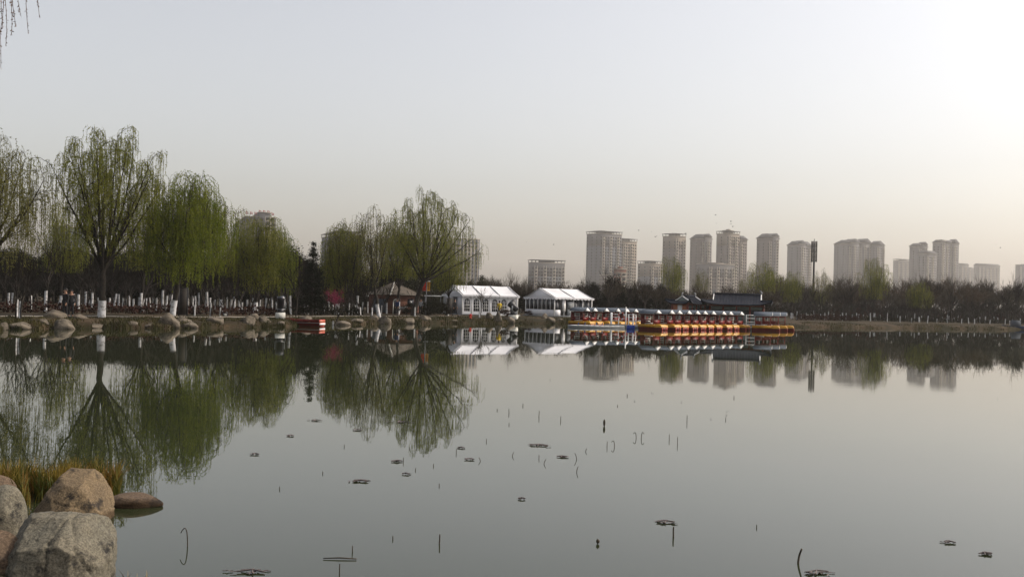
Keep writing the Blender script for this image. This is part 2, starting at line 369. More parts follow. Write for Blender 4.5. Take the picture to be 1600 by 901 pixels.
def willow_meshes(seed, H, R, fork, r0, nlimb=8, strand=2.2, nst=650, dens=15, lean=(0, 0), leaf='willow_leaf', zmin=1.3, flat=.35, white=1.1, leafL=.11):
    nst = int(nst * 1.35); dens = dens * 1.25
    rng = np.random.default_rng(seed)
    T = MB(); B = MB(); S = MB(); Lf = MB()
    fk = np.array([lean[0], lean[1], fork])
    tr = bez(np.array([0, 0, -.3]), np.array([lean[0] * .25, lean[1] * .25, fork * .55]), fk, 9); tr[1:-1, :2] += rng.normal(0, .03, (7, 2))
    T.tube(tr, np.linspace(r0 * 1.15, r0 * .78, 9), 9)
    cx, cyy = lean[0] * 1.7, lean[1] * 1.7
    src = []
    for i in range(nlimb):
        az = i * 2.39996 + rng.uniform(-.25, .25); rho = R * .94 * math.sqrt((i + .5) / nlimb)
        end = np.array([cx + rho * math.cos(az), cyy + rho * math.sin(az), H * (.98 - flat * (rho / R) ** 2.2) * rng.uniform(.95, 1.0)])
        st = tr[-1] if i % 2 else tr[-2] * .5 + tr[-1] * .5
        c = st + (end - st) * np.array([.42, .42, .42]) + np.array([math.cos(az), math.sin(az), 0]) * rng.uniform(0, .12) * R
        lp = bez(st, c, end, 12); lp[2:] += np.cumsum(rng.normal(0, .035, (10, 3)), 0)
        lr = np.linspace(r0 * rng.uniform(.42, .58), r0 * .07, 12); T.tube(lp, lr, 6)
        for t in np.linspace(.28, 1, 9):
            q = t * 11; k = min(int(q), 10); p = lp[k] + (lp[k + 1] - lp[k]) * (q - k); tg = unit(lp[k + 1] - lp[k])
            a2 = rng.uniform(0, 2 * math.pi); outw = np.array([math.cos(a2), math.sin(a2), rng.uniform(-.1, .5)])
            d = unit(tg * .7 + outw * .9); Ls = R * rng.uniform(.28, .5) * (1.15 - .5 * t)
            e = p + d * Ls + np.array([0, 0, -.12 * Ls]); m_ = p + d * Ls * .55 + np.array([0, 0, .14 * Ls])
            sp = bez(p, m_, e, 6); sp[1:] += rng.normal(0, .03, (5, 3)); B.tube(sp, np.linspace(max(lr[k] * .45, .018), .010, 6), 4)
            for z in range(6): src.append((sp[z], unit(sp[min(z + 1, 5)] - sp[max(z - 1, 0)]), t))
        for z in range(7, 12): src.append((lp[z], unit(lp[z] - lp[z - 1]), 1))
    pz = np.array([np.clip((q[0][2] - fork) / (H - fork), 0, 1) for q in src]) ** 1.2 + .10; idx = rng.choice(len(src), nst, p=pz / pz.sum()); n = 8; paths = np.zeros((nst, n, 3))
    for j, i in enumerate(idx):
        p, d, t = src[i]; a2 = rng.uniform(0, 2 * math.pi)
        d = unit(d * .6 + np.array([math.cos(a2) * .8, math.sin(a2) * .8, rng.uniform(.1, .9)]))
        L = strand * rng.uniform(.45, 1.25); L = min(L, max(.6, (p[2] - zmin) * 1.15)); q = p.copy(); paths[j, 0] = q
        for k in range(1, n):
            b_ = min(1, k / 4.0); dd = unit(d * (1 - b_) ** 1.3 + np.array([0, 0, -1.0]) * b_ + rng.normal(0, .05, 3)); q = q + dd * L / (n - 1); paths[j, k] = q
    ribbons(S, paths, .016, rng)
    seg = np.linalg.norm(paths[:, -1] - paths[:, 0], axis=1); cnt = np.maximum(3, (dens * seg * rng.uniform(.4, 1.5, nst)).astype(int))
    j = np.repeat(np.arange(nst), cnt); t = rng.uniform(.1, 1, len(j)) * (n - 1); k = np.minimum(t.astype(int), n - 2); fr = (t - k)[:, None]
    pos = paths[j, k] * (1 - fr) + paths[j, k + 1] * fr; dr = (paths[j, k + 1] - paths[j, k]); dr = dr / (np.linalg.norm(dr, axis=1)[:, None] + 1e-9) * .9 + rng.normal(0, .45, dr.shape)
    leaves(Lf, pos, dr, leafL, .032, rng)
    out = [('trunk', T.mesh('trunk', 'bark', True)), ('branches', B.mesh('branches', 'bark')), ('twigs', S.mesh('twigs', 'willow_stem')), ('crown', Lf.mesh('crown', leaf))]
    if white:
        wv = MB(); k = [q for q in range(9) if tr[q, 2] < white] or [0, 1]
        pp = [tr[q] for q in k]; nx = tr[k[-1] + 1]; f = (white - pp[-1][2]) / (nx[2] - pp[-1][2]); pp.append(pp[-1] + (nx - pp[-1]) * f)
        zr = [r0 * 1.15 + (r0 * .78 - r0 * 1.15) * (p[2] + .3) / (fork + .3) + .012 for p in pp]
        wv.tube(np.array(pp), zr, 10); out.append(('whitewash', wv.mesh('whitewash', 'whitewash', True)))
    return out
def bare_meshes(seed, H, spread, r0, levels=4, nch=(7, 5, 5, 4), tmat='bark', wmat='twig_brown', white=0, trunk=.35, up=.55, tw=.02):
    rng = np.random.default_rng(seed); T = MB(); B = MB(); tips = []
    def grow(p, d, L, r, lv):
        n = 6 if lv < 2 else 4; pts = [p]; q = p; dd = d
        for k in range(n - 1):
            dd = unit(dd + rng.normal(0, .11 + .03 * lv, 3) + np.array([0, 0, .05 * up])); q = q + dd * L / (n - 1); pts.append(q)
        pts = np.array(pts)
        if lv < levels:
            (T if lv < 2 else B).tube(pts, np.linspace(r, r * (.55 if lv else .65), n), (8, 5, 4, 3, 3)[lv])
        else: tips.append(np.array([pts[0], pts[1], pts[2], pts[3]])); return
        for c in range(nch[lv]):
            t = 1 if c == 0 else rng.uniform(.45 if lv else 1 - trunk * .6, 1); k = min(int(t * (n - 1)), n - 2); s = pts[k] + (pts[k + 1] - pts[k]) * (t * (n - 1) - k)
            tg = unit(pts[k + 1] - pts[k]); a = rng.uniform(0, 2 * math.pi); o = np.array([math.cos(a), math.sin(a), up * rng.uniform(0, 1.2)])
            nd = unit(tg + o * spread * rng.uniform(.5, 1.2)); grow(s, nd, L * rng.uniform(.55, .8) * (1.15 if lv == 0 else 1), r * rng.uniform(.4, .6), lv + 1)
    tl = H * trunk; grow(np.array([0, 0, -.2]), np.array([rng.normal(0, .04), rng.normal(0, .04), 1]), tl, r0, 0)
    zmax = max(float(t[-1, 2]) for t in tips); k = H / zmax
    ribbons(B, np.array(tips), tw, rng)
    for mb in (T, B):
        for v in mb.v: v *= np.array([k ** .5, k ** .5, k])
    out = [('trunk', T.mesh('trunk', tmat, True)), ('crown', B.mesh('crown', wmat))]
    if white:
        wv = MB(); wv.tube(np.array([[0, 0, -.1], [0, 0, white * .5], [0, 0, white]]), [r0 * 1.25, r0 * 1.18, r0 * 1.12], 8); out.append(('whitewash', wv.mesh('whitewash', 'whitewash', True)))
    return out
def bushy_meshes(seed, H, R, z0, ncl=70, nl=70, ls=.2, leaf='evergreen', trunk=True, shape=1.0):
    rng = np.random.default_rng(seed); Lf = MB(); T = MB()
    u = rng.normal(size=(ncl, 3)); u /= np.linalg.norm(u, axis=1)[:, None]; rr = rng.uniform(.25, 1, ncl)[:, None] ** .5
    c = u * rr * np.array([R, R, (H - z0) / 2]) * rng.uniform(.75, 1.1, (ncl, 1)) + np.array([0, 0, (H + z0) / 2])
    tz = np.clip((c[:, 2] - z0) / (H - z0), 0, 1); c[:, :2] *= (1.25 - shape * .75 * tz)[:, None]
    pos = np.repeat(c, nl, 0) + rng.normal(0, 1, (ncl * nl, 3)) * np.array([R, R, (H - z0) * .4]) * .13
    leaves(Lf, pos, rng.normal(size=pos.shape), ls, ls * .55, rng)
    out = []
    if trunk:
        T.tube(np.array([[0, 0, -.2], [.03, 0, H * .4], [0, .03, H * .85]]), [R * .07, R * .05, R * .015], 6)
        for q in c[:: max(1, ncl // 16)]:
            s = np.array([0, 0, max(z0 * .7, q[2] - R * .6)]); T.tube(np.array([s, (s + q) / 2 + [0, 0, -.05], q]), [R * .025, R * .018, R * .006], 4)
        out.append(('trunk', T.mesh('trunk', 'bark', True)))
    out.append(('crown', Lf.mesh('crown', leaf)))
    return out
def conifer_meshes(seed, H, R):
    rng = np.random.default_rng(seed); T = MB(); Lf = MB()
    T.tube(np.array([[0, 0, -.2], [0, 0, H * .5], [0, 0, H]]), [R * .09, R * .06, .01], 6)
    pos = []
    for z in np.linspace(.14 * H, .98 * H, 22):
        L = R * (1.02 - (z / H)) ** .8 * rng.uniform(.8, 1.15); n = int(4 + 4 * (1 - z / H)); a0 = rng.uniform(0, 6.28)
        zc = z
        for k in range(n):
            z = zc + rng.uniform(-.045, .02) * H
            a = a0 + k * 6.283 / n + rng.uniform(-.3, .3); d = np.array([math.cos(a), math.sin(a), .18]); e = np.array([0, 0, z]) + d * L * rng.uniform(.75, 1.1); e[2] -= .10 * L
            b_ = bez(np.array([0, 0, z]), np.array([0, 0, z]) + d * L * .6 + [0, 0, .1 * L], e, 5); T.tube(b_, np.linspace(.03, .008, 5), 3)
            t = rng.uniform(.2, 1, int(75 * (L + .3)))[:, None]; q = b_[0] * (1 - t) ** 2 + 2 * t * (1 - t) * b_[2] + t * t * b_[4]; pos.append(q + rng.normal(0, .10, q.shape) * np.array([1, 1, .8]))
    pos = np.concatenate(pos); leaves(Lf, pos, rng.normal(size=pos.shape) * np.array([1, 1, .5]), .16, .05, rng)
    return [('trunk', T.mesh('trunk', 'bark', True)), ('crown', Lf.mesh('crown', 'evergreen'))]
def plant(name, meshes, loc, label, cat='tree', group=None, s=1.0, sz=None, rz=0.0):
    o = thing(name, (float(loc[0]), float(loc[1]), float(loc[2])), rz, label, cat, group)
    o.scale = (s, s, sz if sz else s)
    for n, me in meshes:
        c = link(n, me, o)
        if n in ('branches', 'twigs', 'crown'): c['kind'] = 'stuff'
    return o
def height(px, top, Y, base): return float(P(px, top, Y)[2] - base)

rnd = random.Random(7)
def seg(px):
    for lim, txt in ((60, 'at the far left'), (120, 'behind the couple'), (200, 'behind the tallest willow'), (258, 'left of the leaning willow'), (330, 'behind the bright green willow'), (400, 'behind the saplings on the path'), (465, 'behind the first searchlight'), (540, 'behind the pink tree'), (590, 'by the globe lamp'), (690, 'around the hut'),
                     (760, 'behind the first tent'), (815, 'between the tents'), (925, 'behind the second tent'), (1000, 'above the pontoon'), (1050, 'left of the pavilions'), (1110, 'behind the small pavilion'), (1200, 'behind the large pavilion'), (1245, 'at the right-end boats'), (1275, 'at the antenna mast'), (1335, 'right of the antenna mast'),
                     (1400, 'below the tallest right-shore willow'), (1455, 'below the shorter twin tower'), (1505, 'below the taller twin tower'), (1560, 'below the pale broad building')):
        if px < lim: return txt
    return 'at the right edge'
GW = 'big willows along the left bank'
def big_willow(seed, px, Y, cpx, top, wpx, label, group=GW, **kw):
    b = onland(px, Y); H = height(cpx, top, Y, b[2]); R = wpx / 2 * Y / FPX
    lean = ((XatZ(cpx, Y, H * .7) - b[0]) / 1.7, 0.0)
    plant('willow_tree', willow_meshes(seed, H, R, lean=lean, **kw), b, label, 'willow', group)
big_willow(11, -26, 56.5, -20, 202, 215, 'weeping willow at the left edge, its trunk out of the picture', fork=3.2, r0=.20, nlimb=13, strand=2.8, nst=1250, dens=13, leaf='willow_sparse', white=1.0)
big_willow(12, 158, 62.3, 166, 196, 196, 'tallest willow with vase-shaped limbs and broad whitewashed trunk on the left bank', fork=3.0, r0=.21, nlimb=17, strand=1.5, nst=1950, dens=17, flat=.30, white=1.05)
big_willow(13, 268, 66, 298, 274, 150, 'dense bright green weeping willow leaning over the domed boulder', fork=3.4, r0=.17, nlimb=13, strand=3.4, nst=1150, dens=19, leaf='willow_bright', zmin=1.7, white=1.1)
big_willow(14, 398, 82, 408, 334, 92, 'rounded olive willow in front of the building with red roof letters', fork=2.2, r0=.14, nlimb=8, strand=2.6, nst=800, dens=16, leaf='willow_leaf', zmin=1.4, white=1.0)
big_willow(15, 436, 84, 441, 345, 42, 'narrow pale green willow right of the rounded olive willow', fork=2.4, r0=.11, nlimb=6, strand=2.6, nst=330, dens=14, leaf='willow_bright', zmin=1.4, white=1.0)
big_willow(16, 524, 92, 533, 349, 74, 'low willow with drooping olive twigs behind the pink blossoming tree', fork=2.0, r0=.14, nlimb=8, strand=2.6, nst=750, dens=15, leaf='willow_leaf', zmin=1.4, white=1.0)
big_willow(17, 592, 88, 582, 316, 66, 'slim sparse willow rising in front of the hut', fork=2.6, r0=.15, nlimb=7, strand=2.0, nst=420, dens=10, leaf='willow_sparse', zmin=2.2, flat=.3, white=1.15)
big_willow(18, 645, 95, 677, 297, 172, 'large round willow with leaning dark trunk beside the red and yellow banners', fork=3.4, r0=.23, nlimb=17, strand=1.6, nst=1750, dens=15, flat=.50, zmin=3.4, white=0)
wl_small = willow_meshes(21, 8.0, 2.5, 2.2, .12, 9, 2.3, 560, 14, leaf='willow_leaf', zmin=2.6, white=1.0)
wl_thin = willow_meshes(22, 8.0, 2.5, 2.2, .12, 7, 2.2, 420, 11, leaf='willow_sparse', zmin=1.6, white=0)
for px, Y, top, ms, lab in ((95, 84, 318, wl_small, 'smaller willow standing between the two leftmost big willows'), (222, 80, 300, wl_small, 'smaller willow seen between the tallest and the bright green willow'),
                            (345, 84, 322, wl_small, 'smaller willow half hidden right of the bright green willow'), (548, 92, 336, wl_thin, 'thin willow left of the slim sparse willow'), (622, 100, 330, wl_small, 'smaller willow left of the large round willow, over the hut'),
                            (700, 104, 380, wl_small, 'smaller willow right of the large round willow, over the first tent')):
    b = onland(px, Y); H = height(px, top, Y, b[2]); plant('willow_tree', ms, b, lab, 'willow', GW, s=H / 8 * .95, sz=H / 8, rz=rnd.uniform(0, 6))
for px, Y, top, wd, lab in ((1050, 150, 401, 52, 'yellow-green willow standing before the apartment tower behind the pedal boats'), (1094, 165, 420, 36, 'pale small willow right of the yellow-green willow'),
                            (1192, 150, 410, 66, 'spreading willow with forked dark limbs behind the large pavilion'), (1236, 160, 424, 46, 'olive willow just left of the antenna mast'), (1282, 160, 420, 44, 'olive willow just right of the antenna mast'),
                            (1366, 162, 404, 60, 'tallest willow on the right shore, yellow-green and domed'), (1165, 170, 430, 40, 'small hazy willow behind the roof ridge of the large pavilion'), (1436, 160, 440, 48, 'low yellowish willow below the shorter twin tower')):
    b = onland(px, Y); H = height(px, top, Y, b[2]); plant('willow_tree', wl_small if wd > 45 else wl_thin, b, lab, 'willow', 'willows on the far right shore', s=wd / 2 * Y / FPX / 2.9, sz=H / 8, rz=rnd.uniform(0, 6))

# --- conifer and pink blossoming trees
b = onland(487, 86); plant('conifer_tree', conifer_meshes(31, height(487, 379, 86, b[2]), 1.6), b, 'dark green conifer with layered branches right of the narrow willow', 'conifer')
def blossom(px, Y, top, label, sd, s=.62):
    b = onland(px, Y); H = height(px, top, Y, b[2]); ms = bare_meshes(sd, H, .9, .05, 3, (5, 4, 4), white=.75, trunk=.4)
    rng = np.random.default_rng(sd); L = MB(); c = rng.normal(0, 1, (26, 3)) * [s * .62, s * .62, s * .42] + [0, 0, H - s * .95]; pos = np.repeat(c, 34, 0) + rng.normal(0, .11, (26 * 34, 3))
    leaves(L, pos, rng.normal(size=pos.shape), .07, .06, rng)
    plant('blossom_tree', ms[:1] + [('branches', ms[1][1])] + [('crown', L.mesh('crown', 'blossom'))] + ms[2:], b, label, 'tree')
blossom(520, 77, 453, 'small tree with deep pink blossom on the left bank', 33)

# --- bare trees one can tell apart
bare = [bare_meshes(40 + k, 8, (.75, .6, .85)[k], .16, 4, (6, 5, 5, 4), wmat='twig_brown', trunk=.34) for k in range(3)]
bare_dark = [bare_meshes(50, 8, .45, .17, 4, (5, 4, 4, 4), wmat='twig_dark', trunk=.42, up=.8), bare_meshes(51, 8, .5, .14, 3, (5, 4, 5), wmat='twig_dark', trunk=.45, up=.9)]
for px, Y, top, ms, s, lab in ((950, 130, 401, bare_dark[1], .62, 'tall pruned bare tree with stubby upright limbs behind the boats'), (914, 128, 414, bare_dark[0], .6, 'bare tree at the right end of the second tent'),
        (1008, 132, 422, bare_dark[0], .75, 'bare tree with slanting limbs left of the yellow-green willow'), (985, 134, 432, bare_dark[1], .6, 'thin bare tree between the pruned tree and the slanting one'), (790, 128, 414, bare[0], .65, 'bare tree rising between the two white tents'),
        (764, 130, 424, bare[1], .65, 'bare tree standing behind the first tent roof'), (822, 132, 424, bare[2], .6, 'bare tree left of the second tent ridge'), (462, 80, 392, bare_dark[0], .75, 'crooked dark bare tree beside the conifer'),
        (1318, 160, 420, bare[2], 1.0, 'bare tree left of the tallest right-shore willow'), (1412, 164, 421, bare[0], 1.15, 'wide bare tree right of the tallest right-shore willow'), (1452, 168, 434, bare[1], .9, 'low bare tree in front of the tall twin towers'),
        (1486, 170, 424, bare[2], 1.1, 'wide bare tree below the right side of the tall twin towers'), (1574, 172, 416, bare_dark[0], .9, 'tall bare tree near the right edge of the picture'), (1592, 176, 426, bare_dark[1], .8, 'thin bare tree at the right edge of the picture'),
        (1536, 178, 432, bare[1], .9, 'bare tree in front of the palest far building')):
    b = onland(px, Y); H = height(px, top, Y, b[2]); plant('bare_tree', ms, b, lab, 'tree', 'bare trees of the far shore', s=s * H / 8, sz=H / 8, rz=rnd.uniform(0, 6))
# slender pale tree in front of the first tent, whitewashed
b = hit(749, 496); plant('bare_tree', bare_meshes(57, height(752, 447, b[1], b[2]), .45, .055, 3, (6, 4, 5), wmat='twig_brown', white=.95, trunk=.45, up=.9, tw=.025), b, 'slender bare tree with whitewashed trunk in front of the first tent', 'tree')

# --- the woods: rows of trees behind the shore
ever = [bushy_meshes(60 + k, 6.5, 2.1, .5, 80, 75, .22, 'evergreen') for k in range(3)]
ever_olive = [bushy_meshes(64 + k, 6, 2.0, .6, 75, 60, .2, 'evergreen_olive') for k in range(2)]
def wood(pxs, Y0, Y1, t0, t1, pool, label, group, name, s0=.9, s1=1.2, Href=6.5):
    for px in pxs:
        Y = rnd.uniform(Y0, Y1); q = px + rnd.uniform(-6, 6); b = onland(q, Y); H = max(2.5, height(q, rnd.uniform(t0, t1), Y, b[2])); ms = rnd.choice(pool)
        plant(name, ms, b, label + ' ' + seg(q), 'tree', group, s=rnd.uniform(s0, s1), sz=H / Href, rz=rnd.uniform(0, 6.28))
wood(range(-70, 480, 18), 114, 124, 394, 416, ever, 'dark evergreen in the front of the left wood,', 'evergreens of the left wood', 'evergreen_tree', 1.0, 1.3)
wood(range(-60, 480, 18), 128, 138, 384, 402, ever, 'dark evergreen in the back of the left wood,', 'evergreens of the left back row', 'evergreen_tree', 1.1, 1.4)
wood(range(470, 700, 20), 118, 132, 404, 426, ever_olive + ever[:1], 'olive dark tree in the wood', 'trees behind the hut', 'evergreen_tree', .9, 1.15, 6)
wood(range(690, 760, 14), 128, 136, 426, 440, ever_olive, 'low olive bushy tree', 'bushy trees behind the first tent', 'evergreen_tree', .6, .8, 6)
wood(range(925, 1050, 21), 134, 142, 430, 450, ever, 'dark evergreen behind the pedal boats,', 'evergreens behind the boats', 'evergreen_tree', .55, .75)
bare_l = [bare_meshes(170 + k, 7, .8, .10, 4, (6, 5, 5, 5), wmat='twig_dark', trunk=.3, tw=.045) for k in range(3)]
bare_w2 = [bare_meshes(270 + k, 7, (.7, 1.0, .6, .85)[k], .12, 4, (6, 5, 5, 4), wmat=('twig_brown', 'twig_rust', 'twig_dark', 'twig_brown')[k], trunk=.34, tw=.04) for k in range(4)]
bare_w = [bare_meshes(70 + k, 7, .8, .10, 4, (6, 5, 5, 5), wmat='twig_brown', trunk=.28, tw=.045) for k in range(4)]
wood(range(735, 1045, 13), 130, 146, 428, 444, bare_w, 'brown bare tree in the thicket', 'bare thicket behind the tents', 'bare_tree', .7, 1.0, 7)
wood(range(1040, 1215, 13), 138, 165, 440, 456, bare_w, 'leafless brown tree in the scrub', 'bare thicket behind the pavilions', 'bare_tree', .7, 1.0, 7)
wood(range(1205, 1640, 9), 166, 190, 424, 460, bare_w2, 'brown bare tree in the front of the wood,', 'bare trees of the right wood', 'bare_tree', .8, 1.15, 7)
wood(range(1205, 1640, 9), 195, 225, 432, 456, bare_w, 'hazy bare tree in the back of the wood,', 'back row of the right wood', 'bare_tree', 1.0, 1.4, 7)
wood(range(20, 480, 20), 92, 112, 388, 425, bare_l, 'dark bare tree among whitewashed trunks', 'taller bare trees of the left grove', 'bare_tree', .6, .85, 7)
shr = [bushy_meshes(80 + k, 2.4, 1.5, .1, 40, 60, .17, 'hedge_dark', trunk=False) for k in range(2)]
shr_r = [bushy_meshes(83 + k, 1.9, 1.5, .05, 36, 60, .15, 'hedge_red', trunk=False) for k in range(2)]
def shrubs(pxs, Y0, Y1, pool, label, group, s0, s1):
    for px in pxs:
        Y = rnd.uniform(Y0, Y1); b = onland(px + rnd.uniform(-5, 5), Y); k = rnd.uniform(s0, s1); plant('shrub', rnd.choice(pool), b, label + ' ' + seg(px), 'shrub', group, s=k, rz=rnd.uniform(0, 6))
shrubs(range(1200, 1640, 11), 190, 200, shr + shr_r, 'low brown undergrowth at the foot of the right wood,', 'undergrowth of the right wood', 1.1, 1.7)
shrubs(range(735, 1210, 15), 138, 150, shr + shr_r, 'low dark undergrowth shrub', 'undergrowth behind the tents', 1.0, 1.5)
shrubs(range(470, 700, 18), 110, 124, shr, 'dark undergrowth shrub in the wood', 'undergrowth around the hut', .9, 1.4)
for px, py, k, m, lab in ((672, 494, .62, shr[0], 'dark rounded shrub under the banner pole'), (640, 493, .5, shr[1], 'dark rounded shrub right of the hut door'), (686, 494, .6, shr[1], 'dark rounded shrub left of the first tent'), (490, 489, .62, shr[0], 'dark shrub left of the pink blossoming tree'),
                          (790, 495, .42, shr_r[0], 'dark red low shrub right of the pointed boulder'), (842, 493, .36, shr_r[1], 'dark red low shrub under the second tent gable'), (862, 493, .36, shr_r[0], 'dark red low shrub at the second tent corner'), (826, 493, .34, shr_r[0], 'dark red low shrub left of the second tent gable')):
    b = hit(px, py); plant('shrub', m, b, lab, 'shrub', None, s=k * 1.25, sz=k)

# --- young trees with whitewashed trunks
young = [bare_meshes(90 + k, 4.6, .55, .062, 3, (6, 4, 4), wmat='twig_dark', white=1.15, trunk=.42, up=.8, tw=.022) for k in range(4)]
def grove(n, px0, px1, Y0, Y1, label, group, s0=.85, s1=1.2):
    for k in range(n):
        px = px0 + (px1 - px0) * (k + rnd.uniform(.05, .95)) / n; Y = rnd.uniform(Y0, Y1); b = onland(px, Y); s = rnd.uniform(s0, s1)
        o = plant('young_tree', rnd.choice(young), b, label + ' ' + seg(px), 'tree', group, s=s, sz=s * rnd.uniform(.6, 1.1), rz=rnd.uniform(0, 6)); o.rotation_euler[0] = rnd.gauss(0, .05); o.rotation_euler[1] = rnd.gauss(0, .05)
grove(58, 112, 458, 84, 116, 'young tree with whitewashed trunk in the grove', 'whitewashed young trees of the left grove', 1.0, 1.5)
grove(18, 470, 585, 88, 110, 'young tree with whitewashed trunk', 'whitewashed young trees left of the hut')
grove(52, 1236, 1600, 146, 178, 'young tree with whitewashed trunk on the right shore,', 'whitewashed young trees of the right shore', .8, 1.15)
for px, py, s, lab in ((26, 497, .95, 'first young tree with whitewashed trunk from the left edge'), (31, 499, .9, 'young tree with whitewashed trunk close beside the first one'), (13, 482, 1.1, 'leaning young whitewashed tree at the far left edge'), (19, 481, 1.1, 'young whitewashed tree just behind the leftmost rocks'),
        (48, 485, 1.0, 'short whitewashed young tree left of the couple'), (71, 487, 1.35, 'taller whitewashed young tree with pale thin stem left of the couple'), (220, 488, 1.35, 'whitewashed young tree nearest the path right of the tallest willow'), (304, 493, .7, 'thin pale sapling beside the dark notice panel'), (329, 494, .85, 'thin whitewashed sapling standing at the path'), (344, 495, .6, 'shortest pale sapling at the path above the boulders'),
        (480, 488, 1.1, 'whitewashed young tree right of the first searchlight'), (550, 490, .9, 'whitewashed young tree left of the globe lamp'), (558, 491, 1.6, 'thickest whitewashed young tree left of the globe lamp'), (596, 491, .8, 'whitewashed young tree before the hut wall'), (604, 490, 1.0, 'whitewashed young tree just left of the hut door'), (648, 495, .8, 'whitewashed sapling between hut and banners'),
        (1287, 496, 1.0, 'whitewashed young tree nearest the water on the right shore')):
    b = hit(px, py); plant('young_tree', young[int(px) % 4], b, lab, 'tree', None, s=s, sz=s * .95, rz=px)

# --- hedges
def hedge(px0, px1, Y0, Y1, h, mt, label):
    a = onland(px0, Y0); c = onland(px1, Y1); L = math.hypot(c[0] - a[0], c[1] - a[1]); n = int(L * 150); rng = np.random.default_rng(int(px0) + 500)
    o = thing('hedge', tuple(a), math.atan2(c[1] - a[1], c[0] - a[0]), label, 'hedge'); mb = MB()
    pos = np.stack([rng.uniform(0, L, n), rng.normal(0, .28, n), h * rng.uniform(.02, 1, n) ** .8], -1); pos[:, 2] *= 1 + .15 * np.sin(pos[:, 0] * 1.7)
    leaves(mb, pos, rng.normal(size=pos.shape), .2, .12, rng); mb.build('foliage', mt, o)
    st = MB()
    for x in np.arange(.2, L, .5): st.bar((x, 0, -.1), (x + .05, 0, h * .7), .02, 4)
    st.build('stems', 'bark', o)
hedge(-40, 430, 66, 80, .62, 'hedge_red', 'low dark red clipped hedge running behind the path on the left')
hedge(425, 565, 84, 92, .6, 'hedge_dark', 'low dark green hedge behind the moored red boat')
hedge(1245, 1345, 142, 152, .75, 'hedge_red', 'low reddish hedge on the right shore beside the boats')
hedge(1345, 1640, 158, 172, .6, 'hedge_dark', 'long low dark hedge along the right shore')

# --- near willow over the camera's left shoulder, only its twig ends hang into the picture
def near_willow():
    base = np.array([-5.4, 3.2, float(gz(-5.4, 3.2))]); o = thing('near_willow_tree', tuple(base), 0, 'near willow whose budding twigs hang into the top left corner', 'willow')
    rng = np.random.default_rng(5); T = MB(); B = MB(); S = MB(); L = MB()
    tr = np.array([[0, 0, -.3], [.1, .1, 1.3], [.3, .4, 2.6], [.6, .8, 3.6]]); T.tube(tr, [.17, .15, .13, .11], 9)
    ends = [np.array(P(px, -70, Y)) - base for px, Y in ((2, 6.2), (9, 6.4), (20, 6.0), (44, 6.3), (60, 6.6))]
    for e in ends:
        lp = bez(tr[-1], (tr[-1] + e) / 2 + np.array([0, 0, .5]), e, 9); B.tube(lp, np.linspace(.05, .012, 9), 5)
    pths = []
    for px, py, px2, Y in ((3, -60, -2, 6.2), (5, -60, 1, 6.25), (10, -60, 7, 6.4), (8, -60, 3, 6.1), (22, -60, 15, 6.0), (21, -60, 22, 6.05), (46, -60, 42, 6.3), (59, -60, 59, 6.6), (27, -60, 31, 6.5)):
        py2 = {-2: 106, 1: 60, 7: 72, 3: 44, 15: 54, 22: 42, 42: 53, 59: 28, 31: 26}[px2]
        a_ = P(px, -72, Y) - base; c_ = P(px2, py2, Y) - base; k = np.linspace(0, 1, 12)[:, None]; pp = a_ + (c_ - a_) * k; pp[:, 0] += .012 * np.sin(k[:, 0] * 5 + px); S.tube(pp, np.linspace(.0026, .0013, 12), 4); pths.append(pp)
    for pp in pths:
        n = 64; t = rng.uniform(0, 1, n) * 11; k = np.minimum(t.astype(int), 10); q = pp[k] + (pp[k + 1] - pp[k]) * (t - k)[:, None]
        leaves(L, q, rng.normal(size=q.shape) * [1, 1, .5] + [0, 0, -1.2], .013, .006, rng)
    T.build('trunk', 'bark', o, True); B.build('branches', 'bark', o); S.build('twigs', 'twig_bud', o); L.build('buds', 'twig_bud', o)
near_willow()
